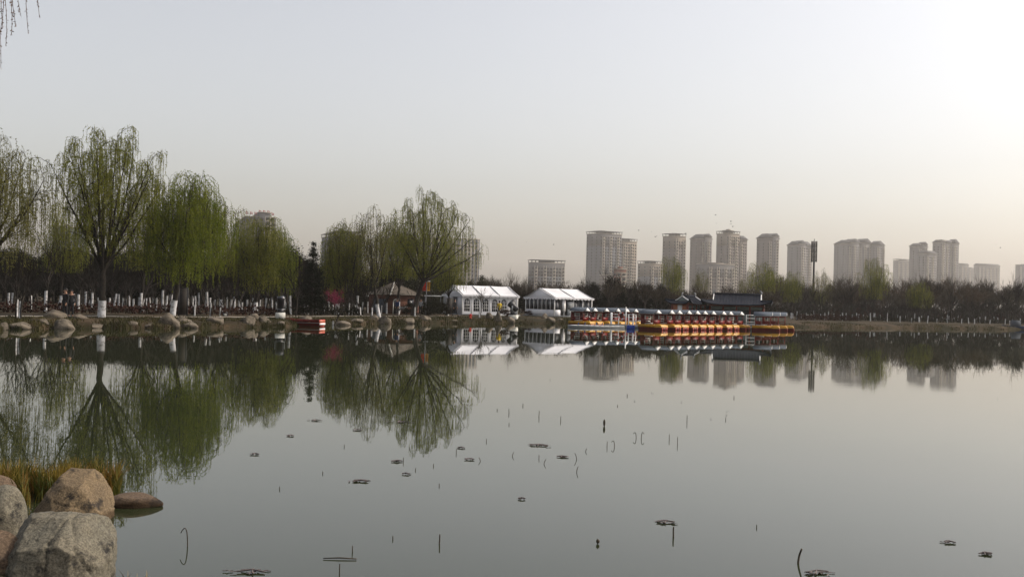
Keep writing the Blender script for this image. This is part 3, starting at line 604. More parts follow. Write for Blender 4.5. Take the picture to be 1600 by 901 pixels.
# ------------------------------------------------------------------ far apartment buildings
def block(o, x0, x1, y0, y1, h, z0=0.0, wall='wall_grey', top=None, roof='frame', fl=3.7, cols=None, seed=0, name='wall', left=True):
    """one box of a building in the building's own frame: front face at y0 (looks to -y), left face at x0"""
    rng = random.Random(seed)
    w_ = x1 - x0; d_ = y1 - y0
    hb = h - fl * 4 if top else h
    MB().box(((x0 + x1) / 2, (y0 + y1) / 2, (z0 + hb) / 2), (w_, d_, hb - z0)).build(name, wall, o)
    if top: MB().box(((x0 + x1) / 2, (y0 + y1) / 2, (hb + h) / 2), (w_, d_, h - hb)).build('upper_wall', top, o)
    nf = int((h - 2) / fl); W_ = MB(); Bc = MB(); T = MB(); n = cols or max(2, int(w_ / 3.4)); cw = w_ / n
    for c in range(n):
        xc = x0 + cw * (c + .5); balc = (c % 3 == 1)
        if balc:
            for sgn in (-1, 1): T.box((xc + sgn * cw * .42, y0 - .35, (z0 + h - 3) / 2), (.35, .7, h - 3 - z0))
        for k in range(nf):
            z = k * fl + 1.9
            if z < z0: continue
            if balc:
                W_.box((xc, y0 - .02, z), (cw * .8, .1, 2.4)); Bc.box((xc, y0 - .45, z - 1.3), (cw * .82, .9, 1.0))
            else: W_.box((xc, y0 - .02, z), (min(2.2, cw * .62), .1, 1.9))
    m = max(2, int(d_ / 4.5)); dw = d_ / m
    for c in range(m):
        for k in range(nf):
            if (c + 1) % 2 == 0 or m < 3:
                z = k * fl + 1.9
                if z > z0: W_.box((x0 - .02, y0 + dw * (c + .5), z), (.1, 1.7, 1.9)); W_.box((x1 + .02, y0 + dw * (c + .5), z), (.1, 1.7, 1.9))
    tag(W_.build('windows', 'window_far', o), kind='stuff')
    if Bc.n: tag(Bc.build('balconies', 'trim_pale', o), kind='stuff')
    if T.n: T.build('pilasters', 'trim_pale', o)
    MB().box(((x0 + x1) / 2, (y0 + y1) / 2, h + .3), (w_ + 1.2, d_ + 1.2, .6)).build('cornice', 'trim_pale', o)
    if roof == 'frame':                                    # open pergola frame over the roof edge
        F = MB(); F.box(((x0 + x1) / 2, (y0 + y1) / 2, h + 3.2), (w_ + 1.6, d_ + 1.6, .5))
        for i in range(int(w_ / 4) + 1):
            for y in (y0, y1): F.box((x0 + i * w_ / max(1, int(w_ / 4)), y, h + 1.7), (.5, .5, 2.6))
        F.build('roof_frame', 'roof_grey', o)
        MB().box(((x0 + x1) / 2, (y0 + y1) / 2, h + 1.7), (w_ * .45, d_ * .5, 2.4)).build('roof_house', wall, o)
    elif roof == 'hip':
        e = 1.2; hr = min(7.0, d_ * .38); r = MB(); a, b_, c, d = x0 - e, x1 + e, y0 - e, y1 + e; k = min(w_, d_) * .32
        v = [(a, c, h + .6), (b_, c, h + .6), (b_, d, h + .6), (a, d, h + .6), (a + k, c + k, h + hr), (b_ - k, c + k, h + hr), (b_ - k, d - k, h + hr), (a + k, d - k, h + hr)]
        r.add(v, [[0, 1, 5, 4], [1, 2, 6, 5], [2, 3, 7, 6], [3, 0, 4, 7], [4, 5, 6, 7], [3, 2, 1, 0]]); r.build('roof', 'roof_grey', o)
    elif roof == 'gable':
        e = 1.0; hr = min(6.5, w_ * .42); r = MB(); xm = (x0 + x1) / 2
        r.prism([(x0 - e, h + .6), (x1 + e, h + .6), (xm, h + .6 + hr)], y0 - e, y1 + e); r.build('roof', 'roof_grey', o)
    elif roof == 'flat':
        MB().box(((x0 + x1) / 2, (y0 + y1) / 2, h + 1.1), (w_ * .4, d_ * .5, 1.8)).build('roof_house', wall, o)
def building(pxl, pxe, pxr, top, Y, ang, label, wall='wall_grey', upper=None, roof='frame', left=None, extra=(), seed=0):
    Y = Y * (1.25 if Y < 1250 else 1.55); a = math.radians(ang); x = XatZ(pxe, Y, 0); ca, sa = math.cos(a), math.sin(a)
    kr = (XatZ(pxr, Y, 0)) / Y; wd = (kr * Y - x) / (ca - kr * sa)
    kl = XatZ(pxl, Y, 0) / Y; dp = (x - kl * Y) / (sa + kl * ca) if pxl < pxe else 14
    h = float(P(pxe, top, Y)[2]); z0 = float(gz(x, Y))
    o = thing('apartment_building', (x, Y, z0), a, label, 'building', 'high-rise buildings behind the park')
    h -= z0; h = h - (3.5 if roof == 'frame' else 2 if roof in ('hip', 'gable') else .6)
    block(o, 0, wd, 0, dp, h, 0, wall, upper, roof, seed=seed)
    for (f0, f1, g0, g1, hf, rf, wl) in extra:      # (front fractions, depth fractions, height ratio, roof, wall)
        block(o, wd * f0, wd * f1, dp * g0, dp * g1, h * hf, 0, wl, None, rf, seed=seed + 3, name='wing')
    return o, wd, dp, h
B = building
# left, half hidden by the willows
o, wd, dp, h = B(362, 380, 428, 337, 600, 20, 'dark grey building with red letters on its roof behind the left willows', 'wall_grey', None, 'flat', extra=((.42, .80, -.03, .9, 1.055, 'flat', 'wall_grey'),))
rng = random.Random(3)
for k in range(7):                                          # roof lettering, too small to read in the photograph: plain red strokes on a rail
    x = wd * (.02 + k * .14); s = MB(); z = h + (3.4 if .35 < k * .14 + .02 < .8 else 1.9)
    s.box((x, 1, z + .9), (.5, .3, 2.4)); s.box((x + .6, 1.02, z + 1.5), (1.5, .3, .45)); s.box((x + .8, 1.02, z + .5), (1.3, .3, .45)); s.box((x + 1.3, .98, z + .6), (.4, .3, 1.5)); s.build('roof_letter', 'red_sign', o)
B(80, 96, 134, 364, 480, 20, 'low dark building seen through the tallest willow', 'wall_blue', None, 'flat')
B(500, 524, 563, 360, 760, 22, 'grey-blue building behind the thin willow', 'wall_blue', None, 'frame')
o, wd, dp, h = B(592, 612, 747, 368, 720, 12, 'wide pale building with tall vertical ribs behind the large round willow', 'wall_blue', None, 'flat')
r = MB()
for k in range(24): r.box((wd * (k + .5) / 24, -.5, h / 2), (.9, 1.0, h))
r.build('facade_ribs', 'trim_pale', o)
B(456, 460, 484, 440, 700, 15, 'low distant building left of the conifer', 'wall_grey', None, 'flat')
# centre and right
B(824, 829, 881, 405, 900, 12, 'low pale block behind the second tent', 'wall_blue', 'wall_grey', 'frame', seed=1)
o = B(914, 935, 969, 360, 1000, 32, 'broad grey tower with balconies, leftmost of the tall towers', 'wall_blue', 'wall_grey', 'frame', extra=((1.0, 1.75, .05, .75, .915, 'frame', 'wall_beige'), (.02, .9, -.16, .02, .42, 'flat', 'wall_brown')), seed=2)
B(995, 1013, 1034, 407, 960, 32, 'stepped lower block between the two leftmost towers', 'wall_blue', 'wall_beige', 'frame', seed=3)
B(1033, 1050, 1069, 364, 1000, 32, 'slim brown tower with beige top behind the yellow-green willow', 'wall_brown', 'wall_beige', 'frame', seed=4)
B(1076, 1092, 1110, 371, 1050, 34, 'hip-roofed tower left of the tallest tower', 'wall_brown', None, 'hip', extra=((.35, .85, -.12, .5, 1.03, 'gable', 'wall_grey'),), seed=5)
B(1087, 1103, 1146, 411, 900, 26, 'lower brown block with white balconies in front of the tallest tower', 'wall_brown', 'wall_grey', 'flat', seed=6)
B(1117, 1133, 1153, 360, 1000, 32, 'tallest tower with a roof lantern and a stepped right side', 'wall_brown', 'wall_beige', 'frame', extra=((1.0, 1.7, .1, .9, .93, 'hip', 'wall_brown'), (.3, .7, .25, .75, 1.045, 'flat', 'wall_beige')), seed=7)
B(1180, 1197, 1215, 370, 1040, 34, 'lone hip-roofed tower right of the tallest tower', 'wall_brown', None, 'hip', extra=((.4, .85, -.12, .5, 1.03, 'gable', 'wall_grey'),), seed=8)
B(1228, 1243, 1267, 381, 1150, 32, 'pale hip-roofed tower behind the antenna mast', 'wall_grey', None, 'hip', extra=((.1, .5, -.1, .5, 1.02, 'gable', 'wall_grey'),), seed=9)
B(1301, 1322, 1357, 379, 1200, 30, 'wide hazy block with gabled bays, left half of a pair', 'wall_grey', None, 'hip', extra=((.15, .45, -.1, .5, 1.02, 'gable', 'wall_grey'), (.62, 1.0, -.1, .5, 1.03, 'gable', 'wall_grey')), seed=10)
B(1356, 1366, 1380, 381, 1210, 30, 'narrow hazy gabled block, right half of a pair', 'wall_grey', None, 'gable', seed=11)
B(1394, 1400, 1424, 404, 1350, 20, 'low hazy block left of the twin towers', 'wall_grey', None, 'frame', seed=12)
B(1419, 1432, 1447, 383, 1200, 32, 'shorter of the hazy twin towers', 'wall_grey', None, 'hip', extra=((.45, .9, -.1, .5, 1.03, 'gable', 'wall_grey'),), seed=13)
B(1432, 1444, 1462, 394, 1160, 32, 'lower block standing in front of the hazy twin towers', 'wall_grey', None, 'hip', seed=14)
B(1455, 1467, 1495, 377, 1200, 32, 'taller of the hazy twin towers with three stepped roofs', 'wall_grey', None, 'hip', extra=((.02, .3, -.02, .4, 1.03, 'flat', 'wall_grey'), (.62, 1.0, -.1, .5, 1.0, 'gable', 'wall_grey')), seed=15)
B(1494, 1500, 1512, 412, 1450, 30, 'faint low block right of the twin towers', 'wall_grey', None, 'hip', seed=16)
B(1508, 1512, 1522, 418, 1600, 25, 'faintest narrow block between two pale buildings', 'wall_grey', None, 'flat', seed=17)
B(1520, 1527, 1561, 413, 1450, 22, 'pale broad building near the right edge', 'wall_grey', None, 'hip', seed=18)
B(1585, 1591, 1616, 413, 1300, 24, 'bluish building cut by the right edge', 'wall_blue', None, 'flat', seed=19)
B(1150, 1158, 1180, 424, 1250, 24, 'low hazy block right of the tallest tower', 'wall_grey', None, 'flat', seed=20)
# small red-brown building with a yellow band in front of the leftmost tower
o, wd, dp, h = B(958, 962, 977, 419, 620, 20, 'red-brown building with yellow bands below the leftmost tower', 'wall_redbrown', None, 'flat', seed=21)
for z in (.80, .90): MB().box((wd / 2, -.3, h * z), (wd + .8, .8, 1.1)).build('yellow_band', 'wall_beige', o)

# antenna mast
b = onland(1270, 340); h = height(1270, 373, 340, b[2]); o = thing('antenna_mast', tuple(b), 0, 'tall dark antenna mast rising above the right wood', 'mast')
MB().tube([(0, 0, 0), (0, 0, h * .78), (0, 0, h)], [.45, .3, .1], 10, cap=True).build('pole', 'black_metal', o)
for k, z in enumerate((.93, .86, .79, .73)):
    m = MB(); m.tube([(math.cos(a) * .75, math.sin(a) * .75, h * z - .8) for a in np.linspace(0, 6.283, 13)], .06, 4); 
    for a in np.linspace(0, 6.283, 7)[:-1]: m.bar((0, 0, h * z - .8), (math.cos(a) * .75, math.sin(a) * .75, h * z - .8), .05, 4)
    p_ = m.build('platform', 'black_metal', o)
    for a in np.linspace(0, 6.283, 7)[:-1]: MB().box((math.cos(a) * .85, math.sin(a) * .85, h * z), (.28, .28, 1.9), a).build('antenna', 'dark_board', p_)

# birds in the sky
BIRDS = [(1118, 336, 210), (1119, 349, 230), (1142, 346, 200), (1142, 350, 205), (1145, 354, 190), (1071, 365, 190), (1018, 362, 220), (1024, 370, 230), (1026, 369, 235), (998, 360, 200), (750, 396, 160), (823, 378, 220), (865, 382, 230), (1556, 382, 240), (1563, 387, 245)]
def bird_mesh():
    m = MB(); m.tube([(-.18, 0, 0), (-.08, 0, .01), (.06, 0, .015), (.16, 0, .02), (.21, 0, .015)], [.01, .05, .06, .035, .005], 6)
    m.add([(-.18, -.04, .0), (-.18, .04, .0), (-.32, .07, .0), (-.32, -.07, .0)], [[0, 1, 2, 3]])
    for s in (-1, 1):
        m.add([(.08, s * .04, .02), (-.06, s * .04, .02), (-.05, s * .22, .12), (.10, s * .22, .12)], [[0, 1, 2, 3]]); m.add([(.10, s * .22, .12), (-.05, s * .22, .12), (-.10, s * .44, .06)], [[0, 1, 2]])
    return m.mesh('bird', 'black_metal')
bm_ = bird_mesh()
for k, (px, py, Y) in enumerate(BIRDS):
    q = P(px, py, Y); o = link('bird', bm_, None, tuple(q)); o.rotation_euler = (0, 0, k * 1.3); o.scale = (.9,) * 3
    tag(o, 'small dark bird flying in the hazy sky near the towers' if k != 10 else 'single dark bird flying just right of the large round willow', 'bird', 'birds in the sky' if k != 10 else None)
# ------------------------------------------------------------------ rocks
import bmesh
def ico(sub):
    bm = bmesh.new(); bmesh.ops.create_icosphere(bm, subdivisions=sub, radius=1.0); bm.verts.ensure_lookup_table()
    v = np.array([x.co[:] for x in bm.verts]); f = np.array([[q.index for q in p.verts] for p in bm.faces]); bm.free(); return v, f
ICO = {k: ico(k) for k in (3, 6)}
def rock_verts(sub, size, seed, planes=(), cracks=(), box=2.6, n1=.10, n2=.03, f1=1.3, f2=4.0, taper=0):
    v = ICO[sub][0].copy(); p = box
    k = (np.abs(v) ** p).sum(1) ** (-1 / p); v *= k[:, None] * .93
    for nx, ny, nz_, d in planes:                         # facets
        n = unit((nx, ny, nz_)); s = v @ n - d; v -= np.where(s > 0, s * .96, 0)[:, None] * n
    out = np.empty_like(v)
    for i, q in enumerate(v):
        a = noise.noise((q[0] * f1 + seed * 3.1, q[1] * f1, q[2] * f1)); b_ = noise.fractal((q[0] * f2, q[1] * f2 + seed, q[2] * f2), .9, 2.1, 4)
        out[i] = q * (1 + n1 * a + n2 * b_)
    for nx, ny, nz_, d, wd, dep, lo in cracks:
        n = unit((nx, ny, nz_)); s = out @ n - d
        s = s + np.array([.06 * noise.noise((q[0] * 2.2, q[1] * 2.2, q[2] * 2.2 + seed)) for q in out])
        out *= (1 - dep * np.exp(-(s / wd) ** 2) * (out[:, 2] > lo))[:, None]
    if taper: out[:, 1:] *= (1 - taper * np.clip(out[:, :1], 0, 1) ** 1.5)
    lo_, hi_ = out.min(0), out.max(0); out = (out - (lo_ + hi_) / 2) / ((hi_ - lo_) / 2)
    return out * np.array(size)
def rock(px0, px1, py0, py1, label, seed, mt='rock_far', sub=3, planes=(), group=None, depth=.75, sink=.35, rz=0.0, name='boulder', **kw):
    b = hit((px0 + px1) / 2, py1); w_ = (px1 - px0) * b[1] / FPX; yc = b[1] + w_ / 2 * depth * .8; w_ = (px1 - px0) * yc / FPX
    zt = float(P((px0 + px1) / 2, py0, yc)[2]); h = max(.08, zt - b[2]); hz = h / (2 - 2 * sink)
    me = MB().add(rock_verts(sub, (w_ / 2, w_ / 2 * depth, hz), seed, planes, **kw), ICO[sub][1]).mesh('boulder', mt, True)
    o = link(name, me, None, (XatZ((px0 + px1) / 2, yc, b[2] + h * .5), yc, zt - hz)); o.rotation_euler = (0, 0, rz); return tag(o, label, 'boulder', group)
GR = 'boulders along the far left bank'
FR = [(11, 49, 502, 514, 'long low boulder at the water on the far left'), (-6, 12, 503, 514, 'boulder cut by the left edge at the waterline'), (59, 76, 498, 506, 'small dark boulder above the grassy gap on the left'), (68, 104, 483, 496, 'flat-topped boulder at the feet of the couple'), (102, 109, 477, 496, 'narrow upright stone beside the flat-topped boulder'),
      (84, 119, 498, 514, 'sloping boulder running down into the water below the couple'), (110, 138, 490, 498, 'dark low boulder right of the couple'), (194, 217, 501, 511, 'dark low boulder right of the whitewashed big trunk'), (225, 247, 504, 512, 'low round boulder left of the domed boulder'), (246, 282, 488, 509, 'large domed boulder in front of the leaning willow'),
      (276, 300, 495, 503, 'boulder behind the right foot of the domed boulder'), (283, 311, 502, 511, 'wedge boulder reaching into the water right of the domed boulder'), (320, 350, 495, 505, 'flat boulder on the bank below the saplings'), (375, 399, 493, 506, 'tilted boulder at the waterline left of the first searchlight'), (384, 404, 489, 497, 'boulder lying behind the tilted boulder'), (405, 424, 493, 503, 'smooth boulder just left of the first searchlight'),
      (466, 488, 492, 501, 'rounded boulder behind the moored red boat'), (520, 548, 501, 508, 'long flat boulder at the waterline right of the red boat'), (544, 568, 497, 503, 'low boulder on the bank below the globe lamp'), (590, 612, 492, 506, 'pale sloping boulder below the hut'), (578, 592, 492, 498, 'small dark boulder left of the pale sloping one'), (622, 648, 496, 505, 'broad low boulder below the hut door'), (653, 674, 492, 501, 'dark cracked boulder below the banners'),
      (759, 771, 488, 498, 'rounded boulder left of the pointed boulder'), (770, 788, 484, 504, 'tall pointed pale boulder in front of the first tent'), (786, 805, 494, 504, 'sloping pale boulder right of the pointed one'), (845, 856, 489, 498, 'round boulder below the second tent corner'), (851, 868, 495, 502, 'low boulder at the waterline below the second tent'), (868, 880, 497, 501, 'smallest flat boulder left of the boat dock'), (130, 160, 505, 512, 'dark flat boulder below the whitewashed big trunk'), (700, 720, 499, 504, 'small boulder in the grass below the walking man'), (430, 445, 501, 507, 'small boulder at the bow of the red boat')]
for k, (a_, b_, c_, d_, lab) in enumerate(FR):
    r_ = random.Random(k); pl = [(r_.uniform(-1, 1), r_.uniform(-1, .3), r_.uniform(.2, 1), r_.uniform(.5, .78)) for _ in range(5)]
    if 'domed' in lab and 'large' in lab: pl = [(.8, 0, .7, .62), (-.8, 0, .6, .66)]
    if 'pointed pale' in lab: pl = [(.85, 0, .5, .38), (-.85, 0, .35, .42)]
    rock(a_, b_, c_, d_, lab, k * 1.7, planes=pl, group=GR, n1=.16, n2=.05, box=2.8)

# near boulders, lower left corner
GN = 'near boulders at the lower left'
rock(6, 170, 805, 926, 'big pale grey granite boulder with a vertical crack in the bottom left corner', 1.3, 'granite_grey', 6, ((-.8, -.35, .5, .80), (.8, -.25, .5, .84), (.1, -1, .12, .74), (-.05, -.55, .83, .80), (.75, -.66, .1, .86), (-.7, -.7, .15, .84), (.45, -.5, .74, .86)), GN, depth=.95, sink=.36, rz=.04, cracks=((1, -.12, .0, .22, .014, .075, -.9), (1, .1, .45, .66, .012, .04, -.5), (-.5, .2, 1, .60, .010, .025, .1), (-.9, -.1, .35, .42, .012, .03, -.4)), n1=.05, n2=.032, f2=5.5, box=4.5)
rock(52, 172, 735, 822, 'warm brown boulder with angular facets behind the cracked boulder', 4.7, 'granite_warm', 6, ((.62, -.75, .28, .60), (-.62, -.75, .22, .66), (.1, -.3, .95, .66), (.85, -.15, .52, .62), (-.85, .0, .52, .66), (.08, -.85, .52, .62), (-.35, -.55, .75, .66)), GN, depth=.9, sink=.36, rz=0, cracks=((.2, .1, 1, .12, .014, .03, -.6), (.9, -.3, -.35, .1, .014, .03, -.1), (-.6, .5, .7, .35, .014, .035, -.1)), n1=.05, n2=.032, box=3.6)
rock(168, 256, 770, 800, 'flat oval brown stone lying in the water', 8.2, 'granite_brown', 6, ((0, -.2, 1, .80),), GN, depth=.62, sink=.42, n1=.08, n2=.018, box=2.2, taper=.6)
rock(-32, 40, 757, 842, 'rounded boulder cut by the left edge beside the reeds', 11.9, 'granite_grey', 6, ((.7, -.4, .5, .9),), GN, depth=1.0, sink=.36, n1=.06, n2=.02, box=2.2)
rock(-40, 24, 742, 800, 'farther boulder peeping over the one at the left edge', 14.5, 'granite_brown', 6, ((.5, -.3, .8, .78),), GN, depth=.9, sink=.36, n1=.06, n2=.02)
rock(-60, 34, 826, 925, 'dark boulder under the left side of the cracked boulder', 17.0, 'granite_brown', 6, ((.5, -.3, .8, .78),), GN, depth=.7, sink=.5, n1=.06, n2=.02)

# ------------------------------------------------------------------ reeds and bank grass
def blades(name, pts, h, wd, mt, label, cat, seed, lean=.35, group=None):
    rng = np.random.default_rng(seed); n = len(pts); H = h * rng.uniform(.45, 1.15, n); a = rng.uniform(0, 6.283, n); L = lean * rng.uniform(.1, 1.2, n) * H
    d = np.stack([np.cos(a), np.sin(a), 0 * a], -1); s = np.stack([-np.sin(a + .7), np.cos(a + .7), 0 * a], -1) * wd / 2
    z = np.array([0, 0, 1.0]); m1 = pts + z * (H * .55)[:, None] + d * (L * .25)[:, None]; t = pts + z * (H * (1 - .25 * L / H))[:, None] + d * L[:, None]
    v = np.stack([pts - s, pts + s, m1 + s * .8, m1 - s * .8, t + s * .12, t - s * .12], 1); k = np.arange(n)[:, None] * 6
    mb = MB(); mb.add(v.reshape(-1, 3), np.concatenate([k + [0, 1, 2, 3], k + [3, 2, 4, 5]]))
    return tag(mb.build(name, mt), label, cat, group, 'stuff')
rng = np.random.default_rng(77)
def reed_pts(n, seed, dry):
    r_ = np.random.default_rng(seed); out = []
    while len(out) < n:
        px = r_.uniform(-60, 186); base = np.interp(px, [-60, 0, 60, 120, 186], [775, 776, 770, 764, 768]); py = base + r_.normal(0, 7); cl = noise.noise((px * .05, py * .07, seed))
        if cl * 1.6 + r_.uniform(-.35, .35) - (.25 if px > 130 else 0) < 0: continue
        q = W(px, py, 0); out.append((q[0], q[1], max(-.02, float(gz(q[0], q[1])) - .03)))
    return np.array(out)
blades('reed_grass', reed_pts(1700, 3, 0), .33, .016, 'reed', 'green and yellow reed grass growing behind the near boulders', 'reeds', 3)
blades('dry_reed_grass', reed_pts(900, 4, 1), .30, .015, 'reed_dry', 'orange dry reed blades among the green ones by the near boulders', 'reeds', 4, .6)
q = np.array([W(px, py, 0) for px, py in zip(rng.uniform(176, 236, 26), rng.uniform(912, 935, 26))]); q[:, 2] = -.02
blades('dry_grass', q, .14, .008, 'stalk_pale', 'few dry grass blades at the bottom edge right of the cracked boulder', 'grass', 6, .3)
q = np.array([W(px, py, 0) for px, py in zip(rng.uniform(120, 182, 60), rng.uniform(885, 915, 60))]); q[:, 2] = -.02
blades('waterside_grass', q, .10, .008, 'reed_dry', 'brown grass blades at the foot of the cracked boulder', 'grass', 7, .5)
# fringe on the far bank
n = 15000; t = np.radians(rng.uniform(-31, 31, n)); f = shore_r(t)[1]; s = rng.exponential(.55, n) - .15
keep = np.array([noise.noise((a_ * 60, 3.3, 0)) for a_ in t]) + rng.uniform(-.35, .45, n) > 0; t, f, s = t[keep], f[keep], s[keep]
x = (f + s) * np.sin(t); y = (f + s) * np.cos(t); q = np.stack([x, y, np.maximum(gz(x, y), 0) - .04], -1)
blades('bank_grass', q, .30, .05, 'grass_far', 'olive grass fringe growing along the far bank at the waterline', 'grass', 8, .6)
n = 22000; t = np.radians(rng.uniform(-31, 31, n)); f = shore_r(t)[1]; s = rng.uniform(.6, 4.6, n) ** 1.0
keep = np.array([noise.noise((a_ * 25, b_ * .5, 7.0)) for a_, b_ in zip(t, s)]) > -.08; t, f, s = t[keep], f[keep], s[keep]; x = (f + s) * np.sin(t); y = (f + s) * np.cos(t)
blades('bank_tuft_grass', np.stack([x, y, gz(x, y) - .03], -1), .16, .05, 'grass_far', 'short grass tufts scattered over the earth bank', 'grass', 9, .8)

# ------------------------------------------------------------------ tents
def frame_from(pxl, pxe, pxr, Y, wd, zb=None):
    """a rectangle seen corner-on: left edge pxl, near edge pxe, right edge pxr; wd = length of the left (gable) side"""
    e = onland(pxe, Y); lat = e[0] - XatZ(pxl, Y, e[2]); sa = lat / wd; a = math.asin(sa); kr = XatZ(pxr, Y, e[2]) / Y; L = (kr * Y - e[0]) / (math.cos(a) - kr * math.sin(a))
    return e, a, L
def tent(pxl, pxe, pxr, Y, wd, bays, label, kind, eave=2.15, rise=1.08):
    e, a, L = frame_from(pxl, pxe, pxr, Y, wd); o = thing('white_tent', tuple(e), a, label, 'tent', 'white marquee tents')
    MB().box((L / 2, wd / 2, .03), (L + .5, wd + .5, .16)).build('floor', 'grey_panel', o)
    bl = L / bays
    for k in range(bays):
        x0, x1 = k * bl + .02, (k + 1) * bl - .02
        for s in (0, 1):
            y0 = -.22 if s == 0 else wd + .22; g = []
            for x in np.linspace(x0 - (.2 if k == 0 else 0), x1 + (.2 if k == bays - 1 else 0), 6):
                g.append([(x, y0 + (wd / 2 - y0) * t, eave + (rise) * t - .05 * math.sin(math.pi * t) - .02 * math.sin(math.pi * (x - x0) / bl)) for t in np.linspace(0, 1, 6)])
            MB().grid(g, s == 1).build('roof_panel', 'tent_white', o, True)
    for k in range(bays + 1):
        x = min(max(k * bl, .0), L); r = MB()
        for s in (-.2, wd + .2): r.bar((x, s, eave + .01), (x, wd / 2, eave + rise + .02), .04, 5)
        r.build('rafter', 'steel', o)
    # scalloped valance along both visible edges
    def val(p0, p1, n):
        m = MB(); p0 = np.array(p0); p1 = np.array(p1)
        for k in range(n):
            g = [];
            for t in np.linspace(0, 1, 6):
                q = p0 + (p1 - p0) * ((k + t) / n); dz = .10 + .12 * math.sin(math.pi * t); g.append([q + [0, 0, .02], q + [0, 0, -dz]])
            m.grid(g)
        m.build('valance', 'tent_white', o)
    val((-.2, -.23, eave), (L + .2, -.23, eave), 14 if bays == 3 else 11); val((-.21, -.22, eave), (-.21, wd + .22, eave), 11)
    for x, nm in ((-.01, 'gable'), (L + .01, 'gable')): MB().prism([(0, eave - .02), (wd, eave - .02), (wd / 2, eave + rise - .03)], x - .02, x + .02, 'x').build(nm, 'tent_white', o)
    for x in np.linspace(0, L, bays * 2 + 1):
        for y in (0, wd): MB().box((x, y, eave / 2), (.09, .09, eave)).build('post', 'white_paint', o)
    MB().box((L - .02, wd / 2, eave / 2 + .05), (.03, wd - .12, eave - .12)).build('side_wall', 'tent_white', o); MB().box((L / 2, wd - .02, eave / 2 + .05), (L - .12, .03, eave - .12)).build('side_wall', 'tent_white', o)
    if kind == 'windows':
        nw = 6; sp = L / nw; ww, sill, spring = .66, .42, 1.45
        wl = MB()                                         # wall with real arched openings
        def arch(c, n=9): return [(c - ww / 2, sill)] + [(c + ww / 2, sill)] + [(c + ww / 2 * math.cos(t), spring + ww / 2 * math.sin(t)) for t in np.linspace(0, math.pi, n)]
        for k in range(nw):
            x0, x1 = k * sp, (k + 1) * sp; c = (x0 + x1) / 2; l, r = c - ww / 2, c + ww / 2
            for (a0, b0, a1, b1) in ((x0, .1, x1, sill), (x0, sill, l, spring), (r, sill, x1, spring)): wl.add([(a0, -.02, b0), (a1, -.02, b0), (a1, -.02, b1), (a0, -.02, b1)], [[0, 1, 2, 3]])
            t = np.linspace(0, math.pi, 9); arc = [(c + ww / 2 * math.cos(q), spring + ww / 2 * math.sin(q)) for q in t]; outr = [(x1, spring)] + [(c + (x1 - c) * math.cos(q) * 1.0, eave - .02) for q in t[1:-1]] + [(x0, spring)]
            for i in range(8): wl.add([(arc[i][0], -.02, arc[i][1]), (outr[i][0], -.02, outr[i][1]), (outr[i + 1][0], -.02, outr[i + 1][1]), (arc[i + 1][0], -.02, arc[i + 1][1])], [[0, 1, 2, 3]])
            for (xa, xb) in ((x0, c - (x1 - c) * math.cos(t[1])), (c + (x1 - c) * math.cos(t[1]), x1)): wl.add([(xa, -.019, spring), (xb, -.019, spring), (xb, -.019, eave - .02), (xa, -.019, eave - .02)], [[0, 1, 2, 3]])
            p_ = MB().prism(arch(c), .06, .08).build('window', 'dark_glass', o)
            m = MB()
            for dx in (-ww / 6, ww / 6): m.box((c + dx, .0, (sill + spring) / 2 + .1), (.035, .03, spring - sill + .3))
            for z in (sill + .34, sill + .68, spring): m.box((c, .0, z), (ww, .03, .035))
            m.build('muntins', 'white_paint', p_)
        wl.build('front_wall', 'tent_white', o)
        g = MB(); g.box((0, wd * .76, eave / 2 + .05), (.03, wd * .47, eave - .12)); g.box((0, wd * .13, eave / 2 + .05), (.03, wd * .25, eave - .12)); g.box((0, wd * .39, eave - .1), (.03, wd * .27, .2)); g.build('end_wall', 'tent_white', o)
        MB().box((.05, wd * .39, .98), (.03, wd * .27, 1.85)).build('doorway', 'dark_glass', o)
    else:
        MB().box((0, wd / 2, .42), (.04, wd - .1, .72)).build('end_wall', 'tent_white', o)
        n = 7
        for k in range(n):
            MB().box((.03, wd * (k + .5) / n, 1.42), (.02, wd / n - .1, 1.24)).build('window', 'dark_glass', o)
            if k: MB().box((.0, wd * k / n, 1.42), (.07, .07, 1.26)).build('window_post', 'white_paint', o)
        n = 6
        for k in range(n):
            x = L * (k + .5) / n; wide = L / n - .1
            if k == 0: MB().box((x, -.0, .42), (wide, .03, .72)).build('low_panel', 'tent_white', o)
            if k in (2,):
                MB().box((x, 0, 1.32), (wide, .04, .85)).build('grey_panel', 'grey_panel', o); MB().box((x, 0, .47), (wide, .04, .75)).build('grey_panel', 'grey_panel', o)
            elif k == 1: MB().box((x, 0, 1.3), (wide * .6, .03, 1.3)).build('white_panel', 'white_paint', o)
            else: MB().box((x, .08, 1.08), (wide, .02, 1.95)).build('glass_panel', 'dark_glass', o)
    return o, a, L
tent(688.5, 722, 808, 110, 5.4, 3, 'white marquee with arched windows, left of the two tents', 'windows')
tent(822, 866, 924, 116, 5.4, 2, 'white marquee with dark glass panels, right of the two tents', 'glass')
# flat pale awning left of the first tent
b = onland(676, 114); o = thing('awning', tuple(b), .05, 'low pale flat awning left of the first tent', 'awning'); MB().box((0, 0, 1.95), (1.9, 1.6, .1)).build('awning_roof', 'white_paint', o)
for x in (-.85, .85):
    for y in (-.7, .7): MB().box((x, y, .95), (.06, .06, 1.9)).build('post', 'steel', o)

